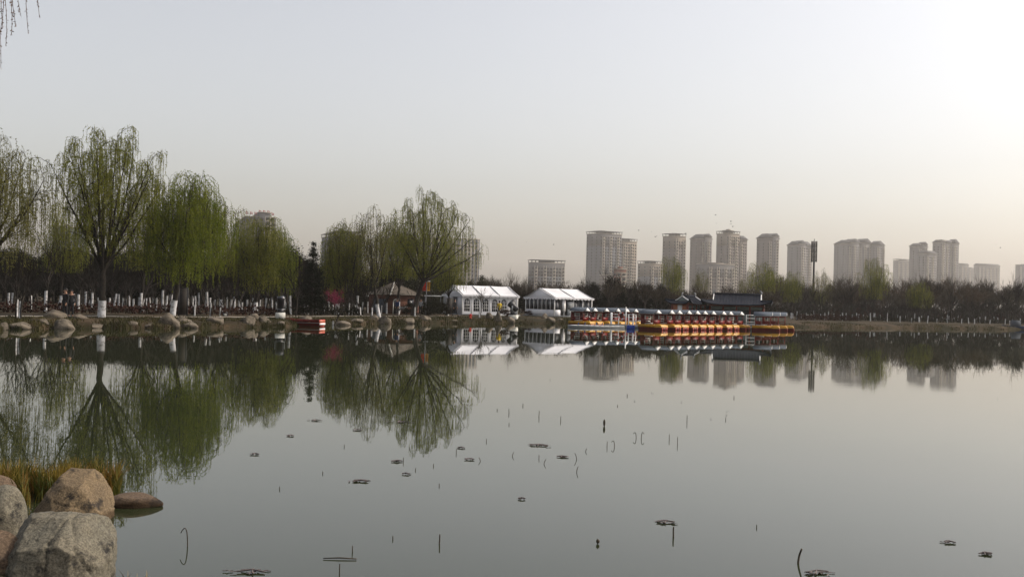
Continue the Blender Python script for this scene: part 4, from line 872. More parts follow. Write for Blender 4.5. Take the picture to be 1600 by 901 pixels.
# ------------------------------------------------------------------ hut
b = onland(610, 104); o = thing('brick_hut', tuple(b), math.radians(45), 'red brown hut with pyramid roof and an arched door under the willows', 'hut')
s = 4.0; hw = 1.95
MB().box((s / 2 - .02, s / 2 - .02, hw / 2), (s - .3, s - .3, hw)).build('wall', 'hut_wall', o)
e = .28; r = MB(); A = [(-e, -e, hw - .02), (s - .25 + e, -e, hw - .02), (s - .25 + e, s - .25 + e, hw - .02), (-e, s - .25 + e, hw - .02), (s / 2, s / 2, hw + 1.3)]
r.add(A, [[0, 1, 4], [1, 2, 4], [2, 3, 4], [3, 0, 4]]); r.add(A[:4], [[3, 2, 1, 0]]); rf = r.build('roof', 'hut_roof', o)
for k in range(4): MB().bar(A[k], A[4], .06, 6).build('hip_ridge', 'concrete_white' if k == 0 else 'hut_roof', rf)
for k in range(9): # courses of the roof covering, one step each
    t = k / 9; q = [np.array(A[j]) * (1 - t) + np.array(A[4]) * t for j in range(4)]; m = MB()
    for j in range(4): m.bar(q[j] + [0, 0, .015], q[(j + 1) % 4] + [0, 0, .015], .018, 4)
    m.build('roof_course', 'hut_roof', rf)
d = MB(); d.prism([(.45, .0), (1.05, .0)] + [(.75 + .3 * math.cos(t), 1.15 + .3 * math.sin(t)) for t in np.linspace(0, math.pi, 9)], .08, .14); dd = d.build('door', 'black_metal', o)
m = MB(); m.tube([(.75 + .34 * math.cos(t), .1, 1.15 + .34 * math.sin(t)) for t in np.linspace(0, math.pi, 12)], .04, 5); m.bar((1.09, .1, 0), (1.09, .1, 1.15), .04, 5); m.bar((.41, .1, 0), (.41, .1, 1.15), .04, 5); m.build('door_frame', 'concrete_white', dd)
MB().box((2.7, .11, 1.15), (.8, .06, .8)).build('window', 'dark_glass', o); MB().box((.11, 2.0, .8), (.06, 2.2, 1.4)).build('shutter', 'wall_blue', o)

# ------------------------------------------------------------------ banners, lamp, boards
b = onland(665.3, 96); o = thing('banner_pole', tuple(b), 0, 'pole carrying one red and one yellow upright banner', 'banner'); top = height(665, 438, 96, b[2])
MB().bar((0, 0, -.1), (0, 0, top + .1), .035, 8).build('pole', 'steel', o)
for z in (top - .02, top - .98): MB().bar((-.34, 0, z), (.36, 0, z), .014, 5).build('crossbar', 'steel', o)
g = [[(-.06 - wd * u, .03 * math.sin(6 * t + 2 * u), top - .03 - .95 * t) for u in np.linspace(0, 1, 5)] for t in np.linspace(0, 1, 10) for wd in (.14 + .16 * min(1, t * 1.6),)]; MB().grid(g).build('red_banner', 'banner_red', o, True)
g = [[(.06 + .27 * u, .025 * math.sin(5 * t + 2 * u), top - .14 - .84 * t) for u in np.linspace(0, 1, 5)] for t in np.linspace(0, 1, 10)]; yb = MB().grid(g).build('yellow_banner', 'banner_yellow', o, True)
MB().box((.195, 0, top - .08), (.27, .02, .11)).build('white_header', 'white_paint', o)
for k in range(4): MB().box((.195, -.035, top - .28 - .17 * k), (.10, .004, .11)).build('printed_mark', 'boat_red', yb)
b = hit(573, 488); o = thing('globe_lamp', tuple(b), 0, 'thin lamp post with one white globe left of the hut', 'lamp'); h = height(573, 461.5, b[1], b[2])
MB().tube([(0, 0, -.1), (0, 0, .3), (0, 0, h - .1)], [.06, .04, .03], 8, True).build('post', 'black_metal', o); MB().add(ICO[3][0] * .14 + [0, 0, h], ICO[3][1]).build('globe', 'white_paint', o, True)
def board(px, py0, py1, wpx, label, mt='dark_board', legs=.3):
    b = hit(px, py1); k = b[1] / FPX; w_ = wpx * k; h = (py1 - py0) * k; o = thing('notice_board', tuple(b), .1, label, 'board')
    for s_ in (-1, 1): MB().box((s_ * w_ / 2, 0, h / 2 - .05), (.07, .07, h + .1)).build('post', 'black_metal', o)
    p_ = MB().box((0, 0, legs * h + (1 - legs) * h / 2 - .04), (w_ - .08, .05, (1 - legs) * h - .05)).build('panel', mt, o)
    f = MB()
    for z in (legs * h - .01, h - .03): f.box((0, 0, z), (w_ - .07, .08, .05))
    f.build('panel_frame', 'black_metal', o)
board(285.5, 449, 494, 13, 'tall dark notice panel between two posts at the left path', legs=.06)
board(702, 465, 493.5, 10, 'dark brown notice board beside the first tent entrance', legs=.12)
board(1347, 483, 497, 6, 'small black board on the right shore', legs=.1)
board(352, 488.5, 494, 6, 'little pale sign plate low on the left bank', 'concrete_white', .1)
# red marker stone in front of the first tent
b = hit(735, 497.5); o = thing('hydrant', tuple(b), 0, 'small red hydrant in the grass in front of the first tent', 'hydrant')
MB().tube([(0, 0, -.05), (0, 0, .05), (0, 0, .06), (0, 0, .32), (0, 0, .40), (0, 0, .45)], [.13, .13, .09, .09, .11, .03], 10, True).build('barrel', 'banner_red', o, True); MB().bar((-.17, 0, .27), (.17, 0, .27), .045, 8).build('outlet', 'banner_red', o)

# ------------------------------------------------------------------ searchlights on white plinths
def searchlight(px, py0, pyp, py1, wpx, label, tilt, rz):
    b = hit(px, py1); k = b[1] / FPX; hp = (py1 - pyp) * k; hh = (pyp - py0) * k; w_ = wpx * k; o = thing('searchlight', tuple(b), rz, label, 'searchlight', 'black searchlights on white plinths')
    MB().box((0, 0, hp / 2 - .05), (w_ * .9, w_ * .9, hp + .1), 0, .96).build('plinth', 'concrete_white', o)
    MB().box((0, 0, hp + hh * .11), (w_ * .62, w_ * .55, hh * .22), 0, .9).build('base', 'black_metal', o)
    y = MB(); zc = hp + hh * .60; hw_ = w_ * .40
    for s_ in (-1, 1): y.box((s_ * (hw_ + .03), 0, hp + hh * .42), (.05, w_ * .16, hh * .5))
    y.box((0, 0, hp + hh * .21), (2 * hw_ + .1, w_ * .16, .06)); y.build('yoke', 'grey_panel', o)
    c, s_ = math.cos(tilt), math.sin(tilt); R_ = np.array([[1, 0, 0], [0, c, -s_], [0, s_, c]]); m = MB(); r_ = hw_ * .98; L = hh * .78
    m.tube([(0, 0, -L * .5), (0, 0, -L * .42), (0, 0, L * .18), (0, 0, L * .3), (0, 0, L * .5)], [r_ * .55, r_ * .85, r_ * .9, r_, r_ * 1.02], 8, True)
    for v in m.v: v[:] = v @ R_.T + [0, 0, zc]
    hd = m.build('head', 'black_metal', o); g = MB(); g.tube([(0, 0, L * .5), (0, 0, L * .505)], [r_ * .93, r_ * .93], 12, True)
    for v in g.v: v[:] = v @ R_.T + [0, 0, zc + .003]
    g.build('lens', 'dark_glass', hd)
searchlight(438, 463, 488.5, 497, 16, 'black searchlight on white plinth beside the moored red boat', .35, .3)
searchlight(802, 470.5, 492, 498.5, 14, 'black searchlight on white plinth right of the first tent', -.9, 1.2)
searchlight(1263, 477, 488, 492, 8, 'black searchlight on white plinth right of the boats', .3, .2)
searchlight(1483, 486, 497.5, 502.5, 8, 'black searchlight on white plinth on the right shore', .2, .5)

# ------------------------------------------------------------------ moored red boat
def red_boat():
    p0 = W(438, 509.5, 0); p1 = W(494, 508.5, 0); c = (p0 + p1) / 2; L = 3.3; o = thing('moored_boat', (c[0], c[1] + .6, 0), math.radians(-14), 'dark red wooden rowing boat with a white striped stern at the left bank', 'boat')
    xs = np.linspace(-L / 2, L / 2, 11); hull = []; wf = [.18, .38, .52, .6, .63, .64, .63, .61, .58, .54, .5]; sh = [.56, .50, .46, .43, .42, .41, .41, .42, .43, .45, .48]
    for x, w_, h in zip(xs, wf, sh): hull.append([(x, -w_, h), (x, -w_ * .85, .1), (x, -w_ * .5, -.1), (x, w_ * .5, -.1), (x, w_ * .85, .1), (x, w_, h), (x, w_ - .05, h), (x, w_ * .8 - .04, .14), (x, w_ * .4, .06), (x, -w_ * .4, .06), (x, -w_ * .8 + .04, .14), (x, -w_ + .05, h), (x, -w_, h)])
    MB().grid(hull).build('hull', 'boat_red', o)
    e = hull[-1][:6]; m = MB(); m.prism([(q[1], q[2]) for q in e], L / 2, L / 2 + .04, 'x'); m.build('transom', 'boat_red_light', o); MB().box((L / 2 + .045, 0, .17), (.02, .95, .13)).build('white_stripe', 'white_paint', o); MB().box((L / 2 + .045, 0, .36), (.02, .96, .08)).build('orange_stripe', 'orange_wood', o)
    e = hull[0][:6]; MB().prism([(q[1], q[2]) for q in e], -L / 2 - .04, -L / 2, 'x').build('bow_board', 'boat_red', o)
    for s_ in (-1, 1): MB().tube([(x, s_ * w_, h + .01) for x, w_, h in zip(xs, wf, sh)], .03, 5).build('gunwale', 'boat_red', o); MB().tube([(x, s_ * (w_ * .93 + .012), .24) for x, w_ in zip(xs, wf)], .022, 4).build('rubbing_strake', 'grey_panel', o)
    for x in (-.9, 0, .9): MB().box((x, 0, .30), (.24, 1.12, .04)).build('thwart', 'orange_wood', o)
red_boat()
def skiff():
    c = W(1588, 514.5, 0); o = thing('moored_skiff', (c[0], c[1], 0), .1, 'small dark blue skiff moored at the right edge of the picture', 'boat'); L = 4.4; xs = np.linspace(-L / 2, L / 2, 9); wf = [.12, .4, .58, .66, .68, .66, .62, .56, .5]; hull = []
    for x, w_ in zip(xs, wf): hull.append([(x, -w_, .42 + .04 * x * x), (x, -w_ * .6, -.1), (x, w_ * .6, -.1), (x, w_, .42 + .04 * x * x), (x, w_ * .9, .40 + .04 * x * x), (x, w_ * .5, .05), (x, -w_ * .5, .05), (x, -w_ * .9, .40 + .04 * x * x), (x, -w_, .42 + .04 * x * x)])
    MB().grid(hull).build('hull', 'cloth_blue', o); MB().prism([(q[1], q[2]) for q in hull[-1][:4]], L / 2, L / 2 + .04, 'x').build('transom', 'grey_panel', o)
    for x in (-.8, .6): MB().box((x, 0, .3), (.25, 1.1, .04)).build('thwart', 'grey_panel', o)
    MB().prism([(-.7, .4), (.5, .4), (.35, 1.3), (-.5, 1.35)], -.45, .45).build('cabin', 'wall_blue', o)
skiff()

# ------------------------------------------------------------------ pedal boats
def pedal_boat_parts():
    out = []
    L, hw = 2.5, .52
    def hullsec(x, k): return [(x, -hw * k, .21), (x, -hw * k * .92, .02), (x, -hw * k * .7, -.14), (x, hw * k * .7, -.14), (x, hw * k * .92, .02), (x, hw * k, .21)]
    xs = [-L / 2, -L / 2 + .1, -.6, 0, .6, .95, L / 2]; ks = [.86, .96, 1, 1, 1, .97, .86]; secs = [hullsec(x, k) for x, k in zip(xs, ks)]
    h = MB(); h.grid([s + [s[0]] for s in secs]); h.prism([(q[1], q[2]) for q in secs[-1]], L / 2 - .002, L / 2 + .02, 'x'); h.prism([(q[1], q[2]) for q in secs[0]], -L / 2 - .02, -L / 2 + .002, 'x'); out.append(('hull', h.mesh('hull', 'boat_red'), []))
    fr = MB()  # pinkish blocks on the bow, highlights of the red hull front put into colour
    for s in (-1, 1): fr.box((L / 2 + .03, s * .30, .08), (.03, .12, .22))
    out.append(('bow_highlight', fr.mesh('bow_highlight', 'boat_red_light'), []))
    d = MB()                                              # yellow deck, raised hood at the bow and side coamings
    def hood(x, z): return [(x, -hw * .98, .215), (x, -hw * .96, z * .93), (x, -hw * .8, z), (x, hw * .8, z), (x, hw * .96, z * .93), (x, hw * .98, .215)]
    g = [hood(x, z) for x, z in ((.55, .46), (.7, .49), (.95, .48), (1.12, .45), (1.24, .39), (1.27, .26))]; d.grid(g); d.prism([(q[1], q[2]) for q in g[-1]], 1.27, 1.275, 'x'); d.prism([(q[1], q[2]) for q in g[0]], .545, .55, 'x')
    for s in (-1, 1): d.box((-.35, s * hw * .92, .335), (1.82, .14, .25), 0, .95)
    d.box((-1.1, 0, .335), (.3, .9, .25), 0, .95); out.append(('deck', d.mesh('deck', 'boat_yellow', False), []))
    ht = MB(); ht.box((.95, .08, .475), (.22, .24, .03)); out.append(('hatch', ht.mesh('hatch', 'black_metal'), []))
    zt = 1.42
    for x, mt in ((.42, 'boat_red'), (-.95, 'boat_red')):
        for s in (-1, 1): p = MB(); p.bar((x, s * .46, .32), (x, s * .47, zt + .02), .03, 6); out.append(('post', p.mesh('post', mt), []))
    s_ = MB(); s_.box((-.35, 0, .52), (.42, .9, .08)); out.append(('seat', s_.mesh('seat', 'boat_seat'), []))
    for x in (-.58,):                                     # white ladder-like backrests
        b_ = MB()
        for q in (-.36, .36): b_.box((x, q, .86), (.06, .06, .84))
        for z in (.72, .92, 1.14): b_.box((x, 0, z), (.04, .66, .075))
        out.append(('backrest', b_.mesh('backrest', 'boat_seat'), []))
    r_ = MB()
    for s in (-1, 1):
        r_.box((-.27, s * .47, .80), (1.34, .025, .05)); r_.box((-.27, s * .47, .60), (1.34, .025, .05)); r_.box((-.7, s * .47, .72), (.5, .02, .34)); r_.box((-.27, s * .47, 1.28), (1.34, .03, .09))
    r_.box((-.93, 0, .86), (.03, .9, .86)); r_.box((.40, 0, .66), (.03, .9, .34))
    out.append(('side_rail', r_.mesh('side_rail', 'boat_red'), []))
    rf = MB(); e = .60; x0, x1 = -1.12, .58
    for s in (-1, 1): rf.add([(x0, s * e, zt), (x1, s * e, zt), (x1, 0, zt + .34), (x0, 0, zt + .34), (x0, s * e, zt - .035), (x1, s * e, zt - .035), (x1, 0, zt + .30), (x0, 0, zt + .30)], [[0, 1, 2, 3], [7, 6, 5, 4], [0, 4, 5, 1], [1, 5, 6, 2], [3, 2, 6, 7], [0, 3, 7, 4]])
    gb = MB()
    for x in (x0 + .02, x1 + .015): gb.prism([(-e * .74, zt - .01), (e * .74, zt - .01), (0, zt + .30)], x - .012, x + .012, 'x')
    tr = MB()
    for s in (-1, 1): tr.box(((x0 + x1) / 2, s * (e + .01), zt - .03), (x1 - x0, .02, .06))
    out.append(('canopy', rf.mesh('canopy', 'boat_roof'), [('gable', gb.mesh('gable', 'white_paint')), ('canopy_trim', tr.mesh('canopy_trim', 'grey_panel'))]))
    wh = MB(); wh.tube([(.30 + .0, .12 * math.cos(t) + .0, .98 + .12 * math.sin(t)) for t in np.linspace(0, 6.283, 13)], .015, 4); out.append(('steering_wheel', wh.mesh('steering_wheel', 'black_metal'), []))
    return out
PB = pedal_boat_parts()
ORD = ['first', 'second', 'third', 'fourth', 'fifth', 'sixth', 'seventh', 'eighth', 'ninth', 'tenth', 'eleventh', 'twelfth']
def pedal_boat(x, y, rz, label, group):
    o = thing('pedal_boat', (x, y, 0.02), rz, label, 'pedal boat', group)
    for n_, me, sub in PB:
        p_ = link(n_, me, o)
        for sn, sm in sub: link(sn, sm, p_)
fpx = [1029, 1050, 1062, 1077, 1090, 1102, 1115, 1131, 1142, 1159]
for k, px in enumerate(fpx):
    Y = 88.5 + (px - 1029) / 130 * 9.0; x = XatZ(px, Y, 1.7); hd = math.radians(-46)
    pedal_boat(x - .58 * math.cos(hd), Y - .58 * math.sin(hd), hd, f'yellow and red pedal boat with gabled canopy, {ORD[k]} from the left in the front row', 'pedal boats of the front row')
bpx = [918, 930, 948, 966, 980, 994, 1008]
for k, px in enumerate(bpx):
    Y = 95 + (px - 905) / 110 * 6.0; x = XatZ(px, Y, 1.7); hd = math.radians(-40)
    pedal_boat(x - .58 * math.cos(hd), Y - .58 * math.sin(hd), hd, f'yellow and red pedal boat, {ORD[k]} from the left in the row behind the white pontoon', 'pedal boats behind the pontoon')
for k, (px, Y) in enumerate(((1207, 96.5), (1219, 98.2), (1229.5, 99.9))):
    hd = math.radians(-17); x = XatZ(px, Y, 1.7); pedal_boat(x - .58 * math.cos(hd), Y - .58 * math.sin(hd), hd, f'side-on yellow and red pedal boat, {("nearest", "middle", "farthest")[k]} of three at the right end', 'pedal boats at the right end')

# ------------------------------------------------------------------ dock, pontoon, barrel, posts
a_ = W(891, 511.5, 0); b_ = W(973, 513, 0); c = (a_ + b_) / 2; L = float(np.linalg.norm(b_ - a_)); an = math.atan2(b_[1] - a_[1], b_[0] - a_[0])
o = thing('floating_pontoon', (c[0], c[1] + .5, 0), an, 'long flat white floating pontoon in front of the left boats', 'pontoon'); MB().box((0, 0, .07), (L, 1.1, .22)).build('float', 'grey_panel', o)
for k in range(10): MB().box((-L / 2 + L * (k + .5) / 10, 0, .20), (L / 10 - .03, 1.14, .045)).build('plank', 'white_paint', o)
for px in (904, 915, 934, 944): q = XatZ(px, c[1] + .9, .2); u_ = (q - c[0]); MB().tube([(u_, .42, .2), (u_, .42, .38), (u_ + .06, .42, .46)], [.07, .05, .03], 6, True).build('bollard', 'cloth_blue', o)
a_ = W(950, 511, 0); b_ = W(1010, 513.5, 0); c = (a_ + b_) / 2; L = float(np.linalg.norm(b_ - a_)); an = math.atan2(b_[1] - a_[1], b_[0] - a_[0])
o = thing('boat_dock', (c[0], c[1] + 1.6, 0), an, 'grey boarding dock with white posts and rails among the left boats', 'dock'); MB().box((0, 0, .12), (L, .9, .3)).build('deck', 'grey_panel', o)
def post_x(px): return XatZ(px, c[1] + 1.6, .8) - c[0]
for px, h, r_ in ((954.5, 1.35, .10), (968, 1.2, .045), (981, 1.9, .06), (986, 1.25, .05), (994, 1.3, .07)): MB().bar((post_x(px), -.3, -.3), (post_x(px), -.3, h), r_, 8).build('white_post', 'white_paint', o)
for z in (.62, .95, 1.22):
    for p_, q_ in ((954.5, 968), (986, 999)): MB().bar((post_x(p_), -.3, z), (post_x(q_), -.3, z), .025, 5).build('rail', 'white_paint', o)
MB().bar((post_x(999), -.3, .1), (post_x(999), -.3, 1.22), .04, 6).build('white_post', 'white_paint', o)
cx = XatZ(971, c[1] + 1.2, 1); z = float(P(971, 493.5, c[1] + 1.2)[2]); o2 = thing('lifebuoy', (cx, c[1] + 1.2, z), 0, 'pink and white lifebuoy hanging on the dock rail', 'lifebuoy')
for k in range(8): MB().tube([(.27 * math.cos(t), 0, .30 * math.sin(t)) for t in np.linspace(k * .785, (k + 1) * .785, 5)], .055, 7).build('ring_segment', 'boat_red_light' if k % 2 else 'white_paint', o2)
q = W(986, 514, 0); o = thing('blue_barrel_float', (q[0], q[1] + .4, 0), 0, 'bright blue plastic float at the pontoon end', 'float'); m = MB(); m.box((0, 0, .1), (.68, .6, .42), 0, .96); m.build('body', 'blue_plastic', o)
for k in (-1, 1): MB().box((k * .22, 0, .32), (.10, .62, .03)).build('rib', 'blue_plastic', o)
b0 = XatZ(1166, 99, .5); b1 = XatZ(1180, 99, .5); o = thing('white_rail', (b0, 99, 0), 0, 'white pipe railing between the front row and the right boats', 'railing')
for x in (0, b1 - b0): MB().bar((x, 0, -.3), (x, 0, 1.45), .05, 6).build('post', 'white_paint', o)
for z in (.75, 1.1, 1.42): MB().bar((0, 0, z), (b1 - b0, 0, z), .035, 6).build('rail', 'white_paint', o)
MB().box(((b1 - b0) / 2, .5, .15), (b1 - b0 + .5, 1.1, .25)).build('landing', 'grey_panel', o)

# ------------------------------------------------------------------ pavilions
def chinese_roof(o, L, Wd, H, z0, cut=.42, up=.42):
    m = MB(); nu, nt_ = 25, 13; T_ = np.linspace(0, 1, nt_); U_ = np.linspace(-1, 1, nu)
    def halfL(t): return L / 2 - min(t, cut) * Wd / 2
    def zt(t): return z0 + H * (.55 * t + .45 * t * t)
    def lift(a, t): return up * abs(a) ** 5 * (1 - t) ** 3
    for s in (-1, 1):
        for dz, fl in ((0, s > 0), (-.10, s < 0)):
            m.grid([[(u * halfL(t) * (1 + .04 * (1 - t) ** 2 * abs(u) ** 6), s * Wd / 2 * (1 - t) * (1 + .05 * (1 - t) ** 2 * abs(u) ** 6), zt(t) + lift(u, t) + dz) for u in U_] for t in T_], fl)
            tt = np.linspace(0, cut, 7); m.grid([[(s * halfL(t) * (1 + .04 * (1 - t) ** 2 * abs(u) ** 6), u * Wd / 2 * (1 - t) * (1 + .05 * (1 - t) ** 2 * abs(u) ** 6), zt(t) + lift(u, t) + dz) for u in U_] for t in tt], fl)
        m.tube([(u * L / 2 * (1 + .04 * abs(u) ** 6), s * Wd / 2 * (1 + .05 * abs(u) ** 6), zt(0) + lift(u, 0) - .05) for u in U_], .07, 5); m.tube([(s * L / 2 * (1 + .04 * abs(u) ** 6), u * Wd / 2 * (1 + .05 * abs(u) ** 6), zt(0) + lift(u, 0) - .05) for u in U_], .07, 5)
    rf = m.build('roof', 'roof_tile', o, True)
    hl = halfL(1); r = MB(); r.box((0, 0, z0 + H + .06), (2 * hl + .1, .14, .22)); r.build('ridge', 'roof_tile', rf)
    for s in (-1, 1):
        e = MB(); e.tube([(s * hl, 0, z0 + H + .05), (s * (hl + .05), 0, z0 + H + .28), (s * (hl - .05), 0, z0 + H + .42), (s * (hl - .16), 0, z0 + H + .40)], [.10, .09, .06, .03], 6, True); e.build('ridge_ornament', 'grey_panel', rf)
        for q in (-1, 1):
            MB().tube([(s * halfL(t) * (1 + .04 * (1 - t) ** 2), q * Wd / 2 * (1 - t) * (1 + .05 * (1 - t) ** 2), zt(t) + lift(1, t) + .05) for t in np.linspace(0, cut, 9)], .07, 5).build('hip_ridge', 'roof_tile', rf)
            MB().tube([(s * (hl + .02), q * Wd / 2 * (1 - t), zt(t) + .05) for t in np.linspace(cut, 1, 7)], .06, 5).build('verge_ridge', 'white_paint', rf)
        MB().prism([(-Wd / 2 * (1 - cut) * .96, zt(cut) - .02), (Wd / 2 * (1 - cut) * .96, zt(cut) - .02), (Wd / 2 * (1 - .7) * .96, zt(.7) - .04), (0, zt(1) - .08), (-Wd / 2 * (1 - .7) * .96, zt(.7) - .04)], s * hl - .03, s * hl + .01, 'x').build('gable', 'white_paint' if s > 0 else 'pav_panel', rf)
    ti = MB()
    for x in np.arange(-L / 2 + .3, L / 2 - .2, .32):       # rows of round tiles running down the slope
        for s in (-1, 1):
            t0 = max(0, 0); te = 1 if abs(x) < hl else max(.02, (L / 2 - abs(x)) / (Wd / 2)); te = min(te, 1)
            pts = [(x, s * Wd / 2 * (1 - t), zt(t) + lift(x / halfL(t), t) + .015) for t in np.linspace(0, te, 6)]; ti.tube(pts, .035, 4)
    tag(ti.build('tile_rows', 'roof_tile', rf), kind='stuff')
def pavilion(px, Y, L, Wd, rz, eave_py, ridge_py, label):
    x = XatZ(px, Y, 2.5); z0 = float(P(px, eave_py, Y)[2]); H = float(P(px, ridge_py, Y)[2]) - z0 - .15; fl = .42
    o = thing('lakeside_pavilion', (x, Y, 0), rz, label, 'pavilion', 'dark-roofed lakeside pavilions')
    MB().box((0, 0, fl - .12), (L * .98, Wd * .98, .24)).build('platform', 'grey_panel', o)
    for i in (-1, 0, 1):
        for j in (-1, 1): MB().bar((i * L * .42, j * Wd * .40, -1.3), (i * L * .42, j * Wd * .40, fl - .2), .12, 8).build('pile', 'grey_panel', o)
    n = 4
    for i in range(n + 1):
        for j in (-1, 1): MB().bar((-L * .42 + L * .84 * i / n, j * Wd * .38, fl), (-L * .42 + L * .84 * i / n, j * Wd * .38, z0 + .1), .09, 8).build('column', 'red_column', o)
    for j in (-1, 1):
        MB().box((0, j * Wd * .38, z0 - .12), (L * .84, .12, .18)).build('beam', 'red_column', o)
        for i in range(n):
            xc = -L * .42 + L * .84 * (i + .5) / n; MB().box((xc, j * Wd * .38, z0 - .42), (L * .84 / n - .18, .05, .34)).build('panel', 'pav_panel', o); MB().box((xc, j * Wd * .38, fl + .5), (L * .84 / n - .18, .05, .9)).build('panel', 'pav_panel', o)
            MB().box((xc, j * Wd * .36, (fl + .95 + z0 - .6) / 2), (L * .84 / n - .18, .02, max(.1, z0 - .6 - fl - .95))).build('window', 'dark_glass', o)
    for s in (-1, 1):
        MB().box((s * L * .42, 0, z0 - .12), (.12, Wd * .76, .18)).build('beam', 'red_column', o)
        for q in (-.22, .22): MB().box((s * L * .42, q * Wd, (fl + z0) / 2 - .1), (.05, Wd * .2, z0 - fl - .25)).build('door_leaf', 'orange_wood', o)
        MB().box((s * L * .415, 0, (fl + z0) / 2 - .1), (.04, Wd * .22, z0 - fl - .25)).build('door_leaf', 'white_paint', o)
    chinese_roof(o, L * 1.06, Wd * 1.15, H, z0)
pavilion(1152, 112, 6.7, 4.3, math.radians(-15), 475.5, 458, 'large pavilion with long dark ridge and white gable behind the pedal boats')
pavilion(1076, 113, 3.3, 3.0, math.radians(38), 473.5, 461, 'small pavilion with dark upturned roof left of the large pavilion')
x0 = XatZ(1083, 113.5, 2.3); x1 = XatZ(1108, 113.5, 2.3); o = thing('covered_walkway', ((x0 + x1) / 2, 114.2, 0), 0, 'low covered walkway joining the two pavilions', 'walkway'); Lw = x1 - x0; zt_ = float(P(1095, 482, 114)[2])
MB().prism([(-.8, zt_), (.8, zt_), (0, zt_ + .35)], -Lw / 2 - .3, Lw / 2 + .3, 'x').build('roof', 'boat_roof', o); MB().box((0, 0, .3), (Lw, 1.2, .2)).build('platform', 'grey_panel', o)
for i in (-1, 1):
    for j in (-.55, .55): MB().bar((i * Lw * .45, j, -1.2), (i * Lw * .45, j, zt_), .06, 6).build('column', 'red_column', o)

